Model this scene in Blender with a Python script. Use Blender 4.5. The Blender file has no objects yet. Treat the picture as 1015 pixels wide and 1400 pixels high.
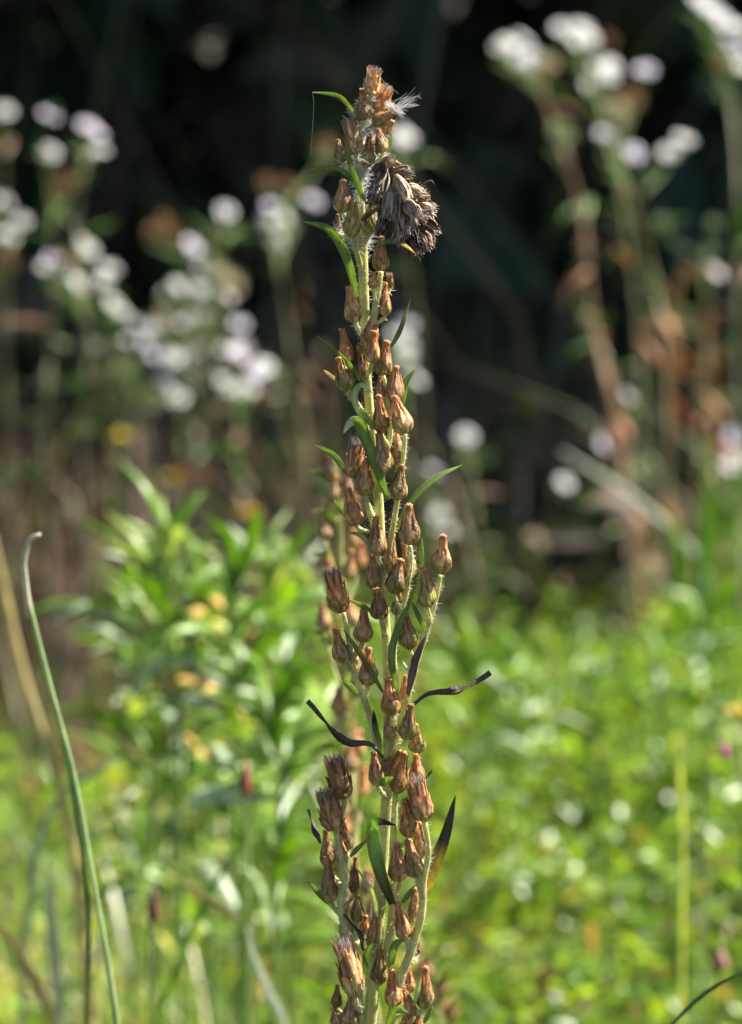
import bpy, math, random
import numpy as np
from mathutils import Vector, Matrix, Quaternion

rng = np.random.default_rng(7)
random.seed(7)
R = math.radians
scene = bpy.context.scene
col = scene.collection

# ------------------------------------------------------------------ camera
H, TILT, LENS = 0.50, R(8.0), 150.0
PW, PH = 1015.0, 1400.0
cam_d = bpy.data.cameras.new('camera')
cam_d.sensor_fit = 'VERTICAL'; cam_d.sensor_height = 36.0; cam_d.sensor_width = 26.1
cam_d.lens = LENS
cam_d.clip_start = 0.01; cam_d.clip_end = 500
cam_d.dof.use_dof = True
cam_d.dof.focus_distance = 0.699
cam_d.dof.aperture_fstop = 26.0
cam_d.dof.aperture_blades = 0
cam = bpy.data.objects.new('camera', cam_d); col.objects.link(cam)
cam.location = (0, 0, H); cam.rotation_euler = (R(90) - TILT, 0, 0)
scene.camera = cam

# ------------------------------------------------------------------ sky + sun
SUN_EL, SUN_AZ = R(48), R(69)          # azimuth measured from the view direction (+Y) towards +X
w = bpy.data.worlds.new('World'); scene.world = w; w.use_nodes = True
nt = w.node_tree; nt.nodes.clear()
sky = nt.nodes.new('ShaderNodeTexSky'); sky.sky_type = 'NISHITA'; sky.sun_disc = False
sky.sun_elevation = SUN_EL; sky.sun_rotation = SUN_AZ
bg = nt.nodes.new('ShaderNodeBackground'); bg.inputs['Strength'].default_value = 0.05
out = nt.nodes.new('ShaderNodeOutputWorld')
nt.links.new(sky.outputs[0], bg.inputs[0]); nt.links.new(bg.outputs[0], out.inputs[0])
sd = bpy.data.lights.new('sun', 'SUN'); sd.energy = 5.0; sd.angle = R(0.5); sd.color = (1.0, 0.94, 0.82)
so = bpy.data.objects.new('sun', sd); col.objects.link(so)
SUNV = Vector((math.sin(SUN_AZ) * math.cos(SUN_EL), math.cos(SUN_AZ) * math.cos(SUN_EL), math.sin(SUN_EL)))
so.rotation_euler = SUNV.to_track_quat('Z', 'Y').to_euler(); so.location = SUNV * 20

scene.view_settings.view_transform = 'Standard'
scene.view_settings.look = 'None'
scene.view_settings.exposure = 2.05
scene.view_settings.gamma = 1.0
scene.view_settings.use_curve_mapping = False
scene.render.engine = 'CYCLES'
scene.cycles.use_denoising = True
scene.cycles.max_bounces = 6; scene.cycles.transmission_bounces = 6; scene.cycles.diffuse_bounces = 4
scene.cycles.sample_clamp_indirect = 4.0
scene.cycles.sample_clamp_direct = 0.0

# ------------------------------------------------------------------ helpers
KPX = (36.0 / LENS) / PH
CS, SN = math.cos(TILT), math.sin(TILT)

def at(px, py, Y):
    """point on the vertical plane y = Y seen at photograph pixel (px, py)"""
    a = (px - PW / 2) * KPX; b = (PH / 2 - py) * KPX
    d = np.array((a, CS + b * SN, -SN + b * CS))
    return np.array((0, 0, H)) + d * (Y / d[1])

def mm(Y):
    """metres per photograph pixel at distance Y"""
    return KPX * Y

def crv(P, n):
    """Catmull-Rom through control points of any dimension, n samples"""
    P = np.asarray(P, float)
    if len(P) == 2:
        t = np.linspace(0, 1, n)[:, None]
        return P[0] * (1 - t) + P[1] * t
    Q = np.vstack([2 * P[0] - P[1], P, 2 * P[-1] - P[-2]])
    m = len(P) - 1
    o = []
    for s in np.linspace(0, m, n):
        i = min(int(s), m - 1); t = s - i
        p0, p1, p2, p3 = Q[i], Q[i + 1], Q[i + 2], Q[i + 3]
        o.append(.5 * ((2 * p1) + (-p0 + p2) * t + (2 * p0 - 5 * p1 + 4 * p2 - p3) * t * t + (-p0 + 3 * p1 - 3 * p2 + p3) * t ** 3))
    return np.array(o)

def unit(v):
    v = np.asarray(v, float); return v / (np.linalg.norm(v) + 1e-12)

class MB:
    """collects geometry of one mesh with a colour per vertex"""
    def __init__(s): s.v = []; s.f = []; s.c = []
    def add(s, V, F, C):
        o = len(s.v)
        s.v.extend([tuple(x) for x in V]); s.f.extend([tuple(i + o for i in f) for f in F])
        C = np.asarray(C, float)
        if C.ndim == 1: C = np.tile(C, (len(V), 1))
        s.c.extend([tuple(x) for x in C])
        return s
    def tube(s, P, rad, C, n=8, cap=True):
        P = np.asarray(P, float); k = len(P)
        rad = np.broadcast_to(np.asarray(rad, float), (k,))
        C = np.asarray(C, float); C = np.tile(C, (k, 1)) if C.ndim == 1 else C
        T = np.gradient(P, axis=0)
        u = None; V = []; CC = []
        for i in range(k):
            t = unit(T[i])
            if u is None:
                u = unit(np.cross(t, (0.3, 1, 0.1) if abs(t[1]) < .9 else (1, 0, 0)))
            u = unit(u - t * np.dot(u, t)); b = np.cross(t, u)
            for j in range(n):
                a = 2 * math.pi * j / n
                V.append(P[i] + rad[i] * (math.cos(a) * u + math.sin(a) * b)); CC.append(C[i])
        F = [(i * n + j, i * n + (j + 1) % n, (i + 1) * n + (j + 1) % n, (i + 1) * n + j) for i in range(k - 1) for j in range(n)]
        if cap:
            F.append(tuple(range(n - 1, -1, -1))); F.append(tuple((k - 1) * n + j for j in range(n)))
        return s.add(V, F, CC)
    def mesh(s, name, mat, smooth=True):
        me = bpy.data.meshes.new(name)
        me.from_pydata(s.v, [], s.f)
        a = me.color_attributes.new('col', 'FLOAT_COLOR', 'POINT')
        c = np.ones((len(s.v), 4), np.float32); c[:, :3] = np.array(s.c)
        a.data.foreach_set('color', c.ravel())
        if smooth: me.polygons.foreach_set('use_smooth', np.ones(len(me.polygons), bool))
        me.materials.append(mat); me.update()
        return me

def fast_mesh(name, V, F, C, mat, smooth=False):
    """V (n,3), F (m,3) triangles, C (n,3) as numpy"""
    me = bpy.data.meshes.new(name)
    V = np.ascontiguousarray(V, np.float32); F = np.ascontiguousarray(F, np.int32)
    me.vertices.add(len(V)); me.vertices.foreach_set('co', V.ravel())
    me.loops.add(F.size); me.loops.foreach_set('vertex_index', F.ravel())
    me.polygons.add(len(F)); me.polygons.foreach_set('loop_start', np.arange(0, F.size, 3, dtype=np.int32))
    me.polygons.foreach_set('loop_total', np.full(len(F), 3, np.int32))
    if smooth: me.polygons.foreach_set('use_smooth', np.ones(len(F), bool))
    me.update(calc_edges=True); me.validate()
    a = me.color_attributes.new('col', 'FLOAT_COLOR', 'POINT')
    c = np.ones((len(V), 4), np.float32); c[:, :3] = C
    a.data.foreach_set('color', c.ravel())
    me.materials.append(mat)
    return me

def tag(o, label=None, cat=None, group=None, kind=None):
    if label: o['label'] = label
    if cat: o['category'] = cat
    if group: o['group'] = group
    if kind: o['kind'] = kind
    return o

def empty(name, loc):
    o = bpy.data.objects.new(name, None); col.objects.link(o)
    o.location = tuple(loc); o.empty_display_size = 0.01
    return o

def part(name, me, parent, M=None, label=None, color=None):
    """a mesh in world coordinates (or placed by matrix M) under the thing `parent`"""
    o = bpy.data.objects.new(name, me); col.objects.link(o)
    o.parent = parent
    off = Matrix.Translation(-Vector(parent.location))
    o.matrix_basis = off @ M if M is not None else off
    if color is not None: o.color = (*color, 1)
    if label: o['label'] = label
    return o

def sub(name, me, parent, color=None):
    o = bpy.data.objects.new(name, me); col.objects.link(o); o.parent = parent
    if color is not None: o.color = (*color, 1)
    return o

def plant_mat(name, rough=.5, trans=.3, nscale=900., namt=.35, stretch=(1, 1, 1), bump=.25, bscale=None, spec=.4, tgain=(1.5, 1.5, 1.0), fine=None):
    m = bpy.data.materials.new(name); m.use_nodes = True
    t = m.node_tree; t.nodes.clear(); L = t.links.new
    o = t.nodes.new('ShaderNodeOutputMaterial')
    at_ = t.nodes.new('ShaderNodeAttribute'); at_.attribute_name = 'col'
    oi = t.nodes.new('ShaderNodeObjectInfo')
    tc = t.nodes.new('ShaderNodeTexCoord'); mp = t.nodes.new('ShaderNodeMapping')
    mp.inputs['Scale'].default_value = stretch
    L(tc.outputs['Object'], mp.inputs[0])
    # shift the pattern per object so shared meshes differ
    ad = t.nodes.new('ShaderNodeVectorMath'); ad.operation = 'ADD'
    rm = t.nodes.new('ShaderNodeMath'); rm.operation = 'MULTIPLY'; rm.inputs[1].default_value = 37.0 / max(nscale, 1)
    L(oi.outputs['Random'], rm.inputs[0]); L(mp.outputs[0], ad.inputs[0]); L(rm.outputs[0], ad.inputs[1])
    n = t.nodes.new('ShaderNodeTexNoise'); n.inputs['Scale'].default_value = nscale; n.inputs['Detail'].default_value = 4
    n.inputs['Roughness'].default_value = .65
    L(ad.outputs[0], n.inputs['Vector'])
    mr = t.nodes.new('ShaderNodeMapRange'); mr.inputs['From Min'].default_value = .28; mr.inputs['From Max'].default_value = .72
    mr.inputs['To Min'].default_value = 1 - namt; mr.inputs['To Max'].default_value = 1 + namt
    L(n.outputs['Fac'], mr.inputs['Value'])
    m1 = t.nodes.new('ShaderNodeVectorMath'); m1.operation = 'MULTIPLY'
    L(at_.outputs['Color'], m1.inputs[0]); L(oi.outputs['Color'], m1.inputs[1])
    m2 = t.nodes.new('ShaderNodeVectorMath'); m2.operation = 'SCALE'
    L(m1.outputs[0], m2.inputs[0]); L(mr.outputs[0], m2.inputs['Scale'])
    p = t.nodes.new('ShaderNodeBsdfPrincipled')
    L(m2.outputs[0], p.inputs['Base Color']); p.inputs['Roughness'].default_value = rough
    p.inputs['Specular IOR Level'].default_value = spec
    if bump:
        b = t.nodes.new('ShaderNodeBump'); b.inputs['Strength'].default_value = bump
        b.inputs['Distance'].default_value = .0003 if nscale > 100 else .05
        L(n.outputs['Fac'], b.inputs['Height']); L(b.outputs[0], p.inputs['Normal'])
    if trans:
        tr = t.nodes.new('ShaderNodeBsdfTranslucent')
        g = t.nodes.new('ShaderNodeVectorMath'); g.operation = 'MULTIPLY'; g.inputs[1].default_value = tgain
        L(m2.outputs[0], g.inputs[0]); L(g.outputs[0], tr.inputs['Color'])
        mx = t.nodes.new('ShaderNodeMixShader'); mx.inputs[0].default_value = trans
        L(p.outputs[0], mx.inputs[1]); L(tr.outputs[0], mx.inputs[2]); L(mx.outputs[0], o.inputs[0])
    else:
        L(p.outputs[0], o.inputs[0])
    return m

M_HEAD = plant_mat('papery_bract', .34, .22, 7., .5, (1.6, 1.6, .5), .35, spec=.5, tgain=(1.5, 1.3, 1.))
M_TUFT = plant_mat('bristle', .7, .25, 14., .4, bump=0, spec=.2, tgain=(1.4, 1.2, 1.))
M_STEM = plant_mat('woolly_stem', .6, .30, 1300., .30, (1, 1, .22), .5, spec=.25, tgain=(1.25, 1.25, .9))
M_LEAF = plant_mat('cudweed_leaf', .42, .45, 1100., .30, (1, 1, .35), .35, spec=.45, tgain=(1.9, 1.9, 1.0))
M_DRY = plant_mat('withered_bract', .6, .12, 1200., .5, bump=.4, spec=.25, tgain=(1.2, 1.1, 1.))
M_HAIR = plant_mat('silky_hair', .5, .4, 500., .1, bump=0, spec=.3, tgain=(1., 1., 1.))
M_HERB = plant_mat('herb_leaf', .34, .46, 160., .3, bump=0, spec=.30, tgain=(2.15, 2.0, .6))
M_STRAW = plant_mat('dry_straw', .55, .35, 160., .3, bump=0, spec=.25, tgain=(1.2, 1.15, 1.))
M_STALK = plant_mat('herb_stalk', .5, .2, 220., .3, bump=0, spec=.35, tgain=(1.3, 1.3, 1.))
M_PETAL = plant_mat('ray_floret', .5, .42, 300., .05, bump=0, spec=.3, tgain=(1.08, 1.08, 1.08))
M_WOOD = plant_mat('woodland_leaf', .6, .15, 8., .4, bump=0, spec=.2, tgain=(1.2, 1.3, .9))

# ------------------------------------------------------------------ setting: ground
def ground_mat():
    m = bpy.data.materials.new('soil'); m.use_nodes = True; t = m.node_tree; p = t.nodes['Principled BSDF']
    n = t.nodes.new('ShaderNodeTexNoise'); n.inputs['Scale'].default_value = 9; n.inputs['Detail'].default_value = 8
    tc = t.nodes.new('ShaderNodeTexCoord'); t.links.new(tc.outputs['Object'], n.inputs['Vector'])
    r = t.nodes.new('ShaderNodeValToRGB')
    r.color_ramp.elements[0].position = .35; r.color_ramp.elements[0].color = (.018, .014, .009, 1)
    r.color_ramp.elements[1].position = .7; r.color_ramp.elements[1].color = (.06, .045, .028, 1)
    t.links.new(n.outputs['Fac'], r.inputs[0]); t.links.new(r.outputs[0], p.inputs['Base Color'])
    p.inputs['Roughness'].default_value = .95
    b = t.nodes.new('ShaderNodeBump'); b.inputs['Strength'].default_value = .6; b.inputs['Distance'].default_value = .02
    t.links.new(n.outputs['Fac'], b.inputs['Height']); t.links.new(b.outputs[0], p.inputs['Normal'])
    return m

def ground_z(x, y):
    """nearly level meadow that rises into a wooded bank far behind"""
    r = np.clip((y - 8.5) / 14, 0, 1.6)
    return .012 * np.sin(3.1 * x + 1) * np.cos(2.3 * y) + 6.0 * r ** 1.5

gx = np.concatenate([np.linspace(-60, -4, 15), np.linspace(-3.6, 3.6, 37), np.linspace(4, 60, 15)])
gy = np.concatenate([np.linspace(-40, -2, 10), np.linspace(-1.6, 8.4, 51), np.linspace(9, 70, 30)])
GX, GY = np.meshgrid(gx, gy)
V = np.stack([GX.ravel(), GY.ravel(), ground_z(GX, GY).ravel()], 1)
nx_ = len(gx)
F = []
for j in range(len(gy) - 1):
    for i in range(nx_ - 1):
        a = j * nx_ + i; F += [(a, a + 1, a + nx_ + 1), (a, a + nx_ + 1, a + nx_)]
g = bpy.data.objects.new('ground', fast_mesh('ground', V, np.array(F), np.full((len(V), 3), .05), ground_mat(), True))
col.objects.link(g); tag(g, 'dark soil of the meadow under the plants', 'ground', kind='structure')

# ------------------------------------------------------------------ masses of leaves and grass (stuff)
def norm_rows(a): return a / (np.linalg.norm(a, axis=1, keepdims=True) + 1e-12)

def leaf_cloud(C, D, N, L, W, col_, fold=.18):
    """five-vertex folded leaves: base point C, direction D, normal N, length L, width W, colour (n,3)"""
    D = norm_rows(D); S = norm_rows(np.cross(D, N)); N = np.cross(S, D)
    L = L[:, None]; W = W[:, None]
    b = C; t = C + D * L - N * L * .12
    m = C + D * L * .5
    l = m - S * W * .5 + N * W * fold; r = m + S * W * .5 + N * W * fold
    n = len(C)
    V = np.stack([b, l, m, r, t], 1).reshape(-1, 3)
    k = np.arange(n)[:, None] * 5
    F = np.concatenate([k + np.array([[0, 3, 2]]), k + np.array([[0, 2, 1]]), k + np.array([[2, 3, 4]]), k + np.array([[1, 2, 4]])])
    return V, F, np.repeat(col_, 5, axis=0)

def blade_cloud(B, Hh, lean, wid, col_, tipcol=None, seg=6):
    """grass blades: base B, height, horizontal lean vector, width"""
    n = len(B); S = norm_rows(np.cross(lean + 1e-6, np.array([[0, 0, 1.]])) + rng.normal(0, .5, (n, 3)) * [1, 1, .1])
    rows = []; cols = []
    for i in range(seg + 1):
        t = i / seg
        p = B + lean * (t ** 2)[..., None] if False else B + lean * t ** 2
        p = p + np.stack([np.zeros(n), np.zeros(n), Hh * (t - .22 * t ** 3)], 1)
        ww = (wid * (1 - t ** 2.2) * .5 + 1e-5)[:, None]
        rows += [p - S * ww, p + S * ww]
        c = col_ if tipcol is None else col_ * (1 - t) + tipcol * t
        cols += [c, c]
    V = np.stack(rows, 1).reshape(-1, 3); Cc = np.stack(cols, 1).reshape(-1, 3)
    k = np.arange(n)[:, None] * (2 * (seg + 1)); F = []
    for i in range(seg):
        a = 2 * i
        F += [k + np.array([[a, a + 1, a + 3]]), k + np.array([[a, a + 3, a + 2]])]
    return V, np.concatenate(F), Cc

def merge(parts):
    V, F, C = [], [], []; o = 0
    for v, f, c in parts:
        V.append(v); F.append(f + o); C.append(c); o += len(v)
    return np.concatenate(V), np.concatenate(F), np.concatenate(C)

def stuff(name, parts, mat, label, cat):
    o = bpy.data.objects.new(name, fast_mesh(name, *merge(parts), mat)); col.objects.link(o)
    return tag(o, label, cat, kind='stuff')

def pick(pal, n, jit=.25):
    pal = np.array(pal, float); c = pal[rng.integers(0, len(pal), n)]
    return c * (1 + rng.uniform(-jit, jit, (n, 1)))

def px_x(px, Y): return (px - PW / 2) * KPX * Y

# the wooded edge behind: its top follows the sun's slope so that it shades its own foot
n = 120000
x = rng.uniform(-4, 9, n); y = 3.7 + rng.random(n) ** 1.3 * 5
top = np.minimum((y - 3.7) * 2 + 2.0, 6) + .4 * np.sin(x * 1.7) + .3 * np.sin(x * 4.1 + y)
z = ground_z(x, y) + np.abs(top) * rng.random(n) ** .9
D = rng.normal(0, 1, (n, 3)); D[:, 2] -= .4
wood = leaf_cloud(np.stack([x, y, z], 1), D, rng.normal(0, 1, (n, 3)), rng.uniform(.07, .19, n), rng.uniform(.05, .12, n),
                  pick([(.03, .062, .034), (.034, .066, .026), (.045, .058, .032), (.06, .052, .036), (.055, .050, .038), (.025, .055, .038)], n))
n = 60000  # out-of-view leaves added on the right to shade the ground behind the asters
x = 1.0 + 4.5 * rng.random(n); y = 2.75 + .38 * x + rng.random(n) ** 1.2 * 1.6
z = ground_z(x, y) + rng.random(n) * (3.4 + .8 * np.sin(2.3 * x))
D = rng.normal(0, 1, (n, 3)); D[:, 2] -= .4
shade_flank = leaf_cloud(np.stack([x, y, z], 1), D, rng.normal(0, 1, (n, 3)), rng.uniform(.07, .17, n), rng.uniform(.05, .11, n),
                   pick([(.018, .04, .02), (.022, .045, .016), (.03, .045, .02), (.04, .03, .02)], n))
n = 1000       # thin bare stems standing in the shade
x = rng.uniform(-2.2, 2.2, n); y = rng.uniform(2.7, 4.6, n)
twig = blade_cloud(np.stack([x, y, ground_z(x, y)], 1), rng.uniform(.25, .9, n), rng.normal(0, .3, (n, 3)) * [1, 1, 0],
                   rng.uniform(.002, .005, n), pick([(.15, .115, .085), (.11, .09, .07), (.16, .13, .11), (.09, .10, .05), (.17, .11, .07)], n), seg=3)
stuff('woodland', [wood, shade_flank, twig], M_WOOD, 'dark shaded woodland edge filling the upper background', 'woodland')

# low dark undergrowth between the meadow and the wood
n = 22000
x = rng.uniform(-2.8, 2.6, n); y = rng.uniform(2.55, 4.2, n)
z = ground_z(x, y) + rng.random(n) ** 1.3 * (.10 + .06 * np.sin(7 * x) * np.sin(5 * y))
D = rng.normal(0, 1, (n, 3)); D[:, 2] = np.abs(D[:, 2]) * .6
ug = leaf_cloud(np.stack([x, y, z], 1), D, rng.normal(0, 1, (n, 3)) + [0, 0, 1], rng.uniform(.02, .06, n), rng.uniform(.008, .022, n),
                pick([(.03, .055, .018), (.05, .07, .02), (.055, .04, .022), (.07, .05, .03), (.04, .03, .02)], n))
n = 2600
x = rng.uniform(-1.6, 1.8, n); y = rng.uniform(2.3, 4.3, n)
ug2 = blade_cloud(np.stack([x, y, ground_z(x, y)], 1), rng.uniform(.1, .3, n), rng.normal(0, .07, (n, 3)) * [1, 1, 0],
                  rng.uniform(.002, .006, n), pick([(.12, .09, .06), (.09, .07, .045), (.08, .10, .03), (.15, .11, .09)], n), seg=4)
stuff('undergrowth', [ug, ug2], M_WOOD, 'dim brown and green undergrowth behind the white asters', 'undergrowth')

# dry brown stems and litter among the asters on the left
n = 420
Y_ = rng.uniform(2.2, 2.8, n); x = px_x(rng.uniform(-160, 470, n), Y_)
dg = blade_cloud(np.stack([x, Y_, ground_z(x, Y_)], 1), rng.uniform(.12, .30, n), rng.normal(0, .05, (n, 3)) * [1, 1, 0],
                 rng.uniform(.0015, .004, n), pick([(.20, .13, .08), (.10, .065, .045), (.18, .12, .12), (.14, .14, .05), (.06, .04, .03)], n), seg=4)
n = 420
Y_ = rng.uniform(2.1, 2.8, n); x = px_x(rng.uniform(-160, 470, n), Y_)
D = rng.normal(0, 1, (n, 3))
dl = leaf_cloud(np.stack([x, Y_, rng.random(n) ** 1.5 * .27], 1), D, rng.normal(0, 1, (n, 3)), rng.uniform(.008, .022, n), rng.uniform(.003, .008, n),
                pick([(.16, .10, .06), (.24, .15, .09), (.10, .15, .04), (.20, .16, .13), (.08, .12, .04)], n))
stuff('dry_stems', [dg, dl], M_STRAW, 'tangle of dry brown stems at the feet of the asters', 'dry stems')

# sunlit herb layer: sprigs of small leaves
def sprigs(n, px0, px1, y0, y1, hf, nl, Lr, Wr, pal, up=.5, big=1.):
    Y_ = y0 + (y1 - y0) * rng.random(n) ** .9
    x = px_x(rng.uniform(px0, px1, n), Y_)
    keep = (np.sin(38 * x + 9 * Y_) * np.sin(23 * Y_ - 11 * x + 1) + .8 * np.sin(17 * x - 29 * Y_)) > rng.uniform(-1.1, .9, n)
    x, Y_ = x[keep], Y_[keep]; n = len(x)
    h = hf(x, Y_) * rng.uniform(.5, 1.1, n)
    ln = rng.normal(0, .03, (n, 3)) * [1, 1, 0]
    base = np.stack([x, Y_, ground_z(x, Y_)], 1)
    sc = pick(pal, n, .15)
    stem = blade_cloud(base, h, ln, rng.uniform(.0010, .0018, n), sc * [1.1, .9, .8], seg=4)
    idx = np.repeat(np.arange(n), nl)
    t = 1 - rng.random(len(idx)) ** 1.4 * .75
    P = base[idx] + ln[idx] * (t ** 2)[:, None]
    P[:, 2] += h[idx] * (t - .22 * t ** 3)
    D = rng.normal(0, 1, (len(idx), 3)); D[:, 2] = rng.normal(up, .35, len(idx))
    N = rng.normal(0, .45, (len(idx), 3)) + [0, 0, 1]
    lc = sc[idx] * (1 + rng.uniform(-.25, .25, (len(idx), 1)))
    old = rng.random(len(idx)) < np.clip(.16 - (t - .5) * .22, .02, .4) * np.clip(3.4 - Y_[idx] * 1.9, .3, 1.6)
    lc[old] = pick([(.26, .19, .07), (.20, .12, .06), (.22, .11, .07), (.26, .23, .13), (.14, .09, .05)], int(old.sum()))
    lf = leaf_cloud(P, D, N, rng.uniform(*Lr, len(idx)) * big, rng.uniform(*Wr, len(idx)) * big, lc)
    return [stem, lf]

GREENS = [(.095, .175, .022), (.115, .195, .024), (.065, .135, .022), (.14, .205, .026), (.05, .10, .018), (.13, .19, .05)]
def hr(x, y): return .212 + .022 * np.sin(9 * x + 2 * y) * np.cos(6 * y) + .018 * np.sin(31 * x + 5 * y) * np.sin(17 * y) - np.clip(y - 1.9, 0, 1) * .12
cover = sprigs(5600, 480, 1300, .95, 2.15, hr, 21, (.006, .014), (.0028, .0062), GREENS)
cover2 = sprigs(3400, -320, 520, .95, 1.8, lambda x, y: .19 + .02 * np.sin(11 * x), 12, (.010, .022), (.004, .008), GREENS)
cover4 = sprigs(900, 480, 1300, 1.9, 2.75, lambda x, y: .09 + .08 * np.sin(13 * x) * np.sin(9 * y + 1) + np.clip(x - .12, 0, .25) * .35, 12, (.008, .018), (.004, .008), GREENS)
cover3 = sprigs(1500, -900, 1900, .25, .95, lambda x, y: .15 + 0 * x, 10, (.010, .02), (.004, .009), GREENS)
LOWG = lambda x, y: .13 + .05 * np.sin(7 * x + 3) * np.sin(5 * y)
side = sprigs(3600, -3300, -320, .5, 2.9, LOWG, 11, (.014, .030), (.006, .013), GREENS) + sprigs(2600, 1300, 3600, .5, 2.5, LOWG, 11, (.014, .030), (.006, .013), GREENS)
stuff('ground_cover', side + cover + cover2 + cover3 + cover4, M_HERB, 'bright sunlit mass of small green herb leaves', 'ground cover')

# meadow grass, mostly on the left
n = 1500
Y_ = rng.uniform(.85, 1.9, n); x = px_x(rng.uniform(-330, 560, n), Y_)
gr1 = blade_cloud(np.stack([x, Y_, ground_z(x, Y_)], 1), rng.uniform(.12, .27, n), rng.normal(0, .06, (n, 3)) * [1, 1, 0],
                  rng.uniform(.0015, .0035, n), pick([(.08, .15, .03), (.10, .17, .04), (.14, .16, .05), (.22, .18, .09), (.06, .12, .04)], n))
n = 700
Y_ = rng.uniform(.95, 2.1, n); x = px_x(rng.uniform(560, 1350, n), Y_)
gr2 = blade_cloud(np.stack([x, Y_, ground_z(x, Y_)], 1), rng.uniform(.10, .235, n), rng.normal(0, .06, (n, 3)) * [1, 1, 0],
                  rng.uniform(.0012, .003, n), pick([(.10, .18, .03), (.13, .21, .04), (.22, .2, .08)], n))
n = 900
Y_ = rng.uniform(.9, 1.7, n); x = px_x(rng.uniform(-330, 470, n), Y_)
gr3 = blade_cloud(np.stack([x, Y_, ground_z(x, Y_)], 1), rng.uniform(.14, .26, n), rng.normal(0, .08, (n, 3)) * [1, 1, 0],
                  rng.uniform(.0012, .0032, n), pick([(.30, .28, .15), (.36, .32, .20), (.12, .20, .05), (.10, .18, .04), (.36, .38, .28)], n))
n = 800
Y_ = rng.uniform(.88, 1.5, n); x = px_x(rng.uniform(-330, 520, n), Y_)
gr4 = blade_cloud(np.stack([x, Y_, ground_z(x, Y_)], 1), rng.uniform(.16, .24, n), rng.normal(0, .16, (n, 3)) * [1, .6, 0],
                  rng.uniform(.0018, .004, n), pick([(.40, .38, .24), (.46, .46, .34), (.24, .32, .12), (.16, .25, .06)], n))
stuff('meadow_grass', [gr1, gr2, gr3, gr4], M_HERB, 'fine green and straw coloured meadow grass among the herbs', 'grass')

# ------------------------------------------------------------------ leaves as closed thin solids
GREEN_T, GREEN_B = np.array((.14, .21, .055)), np.array((.32, .37, .21))
DARK = np.array((.032, .025, .021)); BROWN = np.array((.14, .075, .035)); YEL = np.array((.38, .32, .08)); PURP = np.array((.09, .05, .05))

def leaf_solid(P, wid, ctop, cbot, roll=0., fold=.25, twist=0., view=(0, -1, 0), thick=.00009, wprof=None, ripple=0.):
    """a blade along points P: V-folded, closed, two colours (arrays along the length allowed)"""
    P = np.asarray(P, float); k = len(P)
    T = np.gradient(P, axis=0); V = []; Cc = []
    ct = np.broadcast_to(ctop, (k, 3)); cb = np.broadcast_to(cbot, (k, 3))
    view = np.array(view, float)
    us = (-1, -.5, 0, .5, 1); m = len(us)
    for i in range(k):
        t = unit(T[i]); v = i / (k - 1)
        s = unit(np.cross(t, view)); nn = unit(np.cross(s, t))
        a = roll + twist * v; s2 = s * math.cos(a) + nn * math.sin(a); n2 = -s * math.sin(a) + nn * math.cos(a)
        ww = wid * (wprof(v) if wprof else (math.sin(math.pi * min(1, (v * .88 + .12))) ** .7 if v < .98 else .08)) * .5
        for u in us:
            q = P[i] + s2 * u * ww + n2 * (abs(u) ** 1.3 * fold * ww + ripple * wid * math.sin(9 * v + u * 2.5))
            V.append(q + n2 * thick * (1.2 - abs(u))); Cc.append(ct[i] * (1.25 if u == 0 else 1))
        for u in us:
            q = P[i] + s2 * u * ww + n2 * (abs(u) ** 1.3 * fold * ww + ripple * wid * math.sin(9 * v + u * 2.5))
            V.append(q - n2 * thick * (1.2 - abs(u))); Cc.append(cb[i])
    F = []; q = 2 * m
    for i in range(k - 1):
        a, b = i * q, (i + 1) * q
        for j in range(m - 1):
            F.append((a + j, a + j + 1, b + j + 1, b + j)); F.append((a + m + j + 1, a + m + j, b + m + j, b + m + j + 1))
        F.append((a, b, b + m, a + m)); F.append((a + m - 1, a + 2 * m - 1, b + 2 * m - 1, b + m - 1))
    return V, F, Cc

# ------------------------------------------------------------------ cudweed flower heads (unit length along z)
def prof(t, kind):
    if kind == 'open':
        return np.interp(t, [0, .05, .15, .3, .5, .75, 1], [.05, .13, .19, .215, .205, .185, .20])
    if kind == 'slim':
        return np.interp(t, [0, .06, .2, .4, .6, .8, 1], [.05, .13, .2, .19, .14, .10, .09])
    return np.interp(t, [0, .05, .14, .27, .42, .58, .72, .86, 1], [.05, .135, .205, .232, .20, .145, .105, .088, .085])

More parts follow.
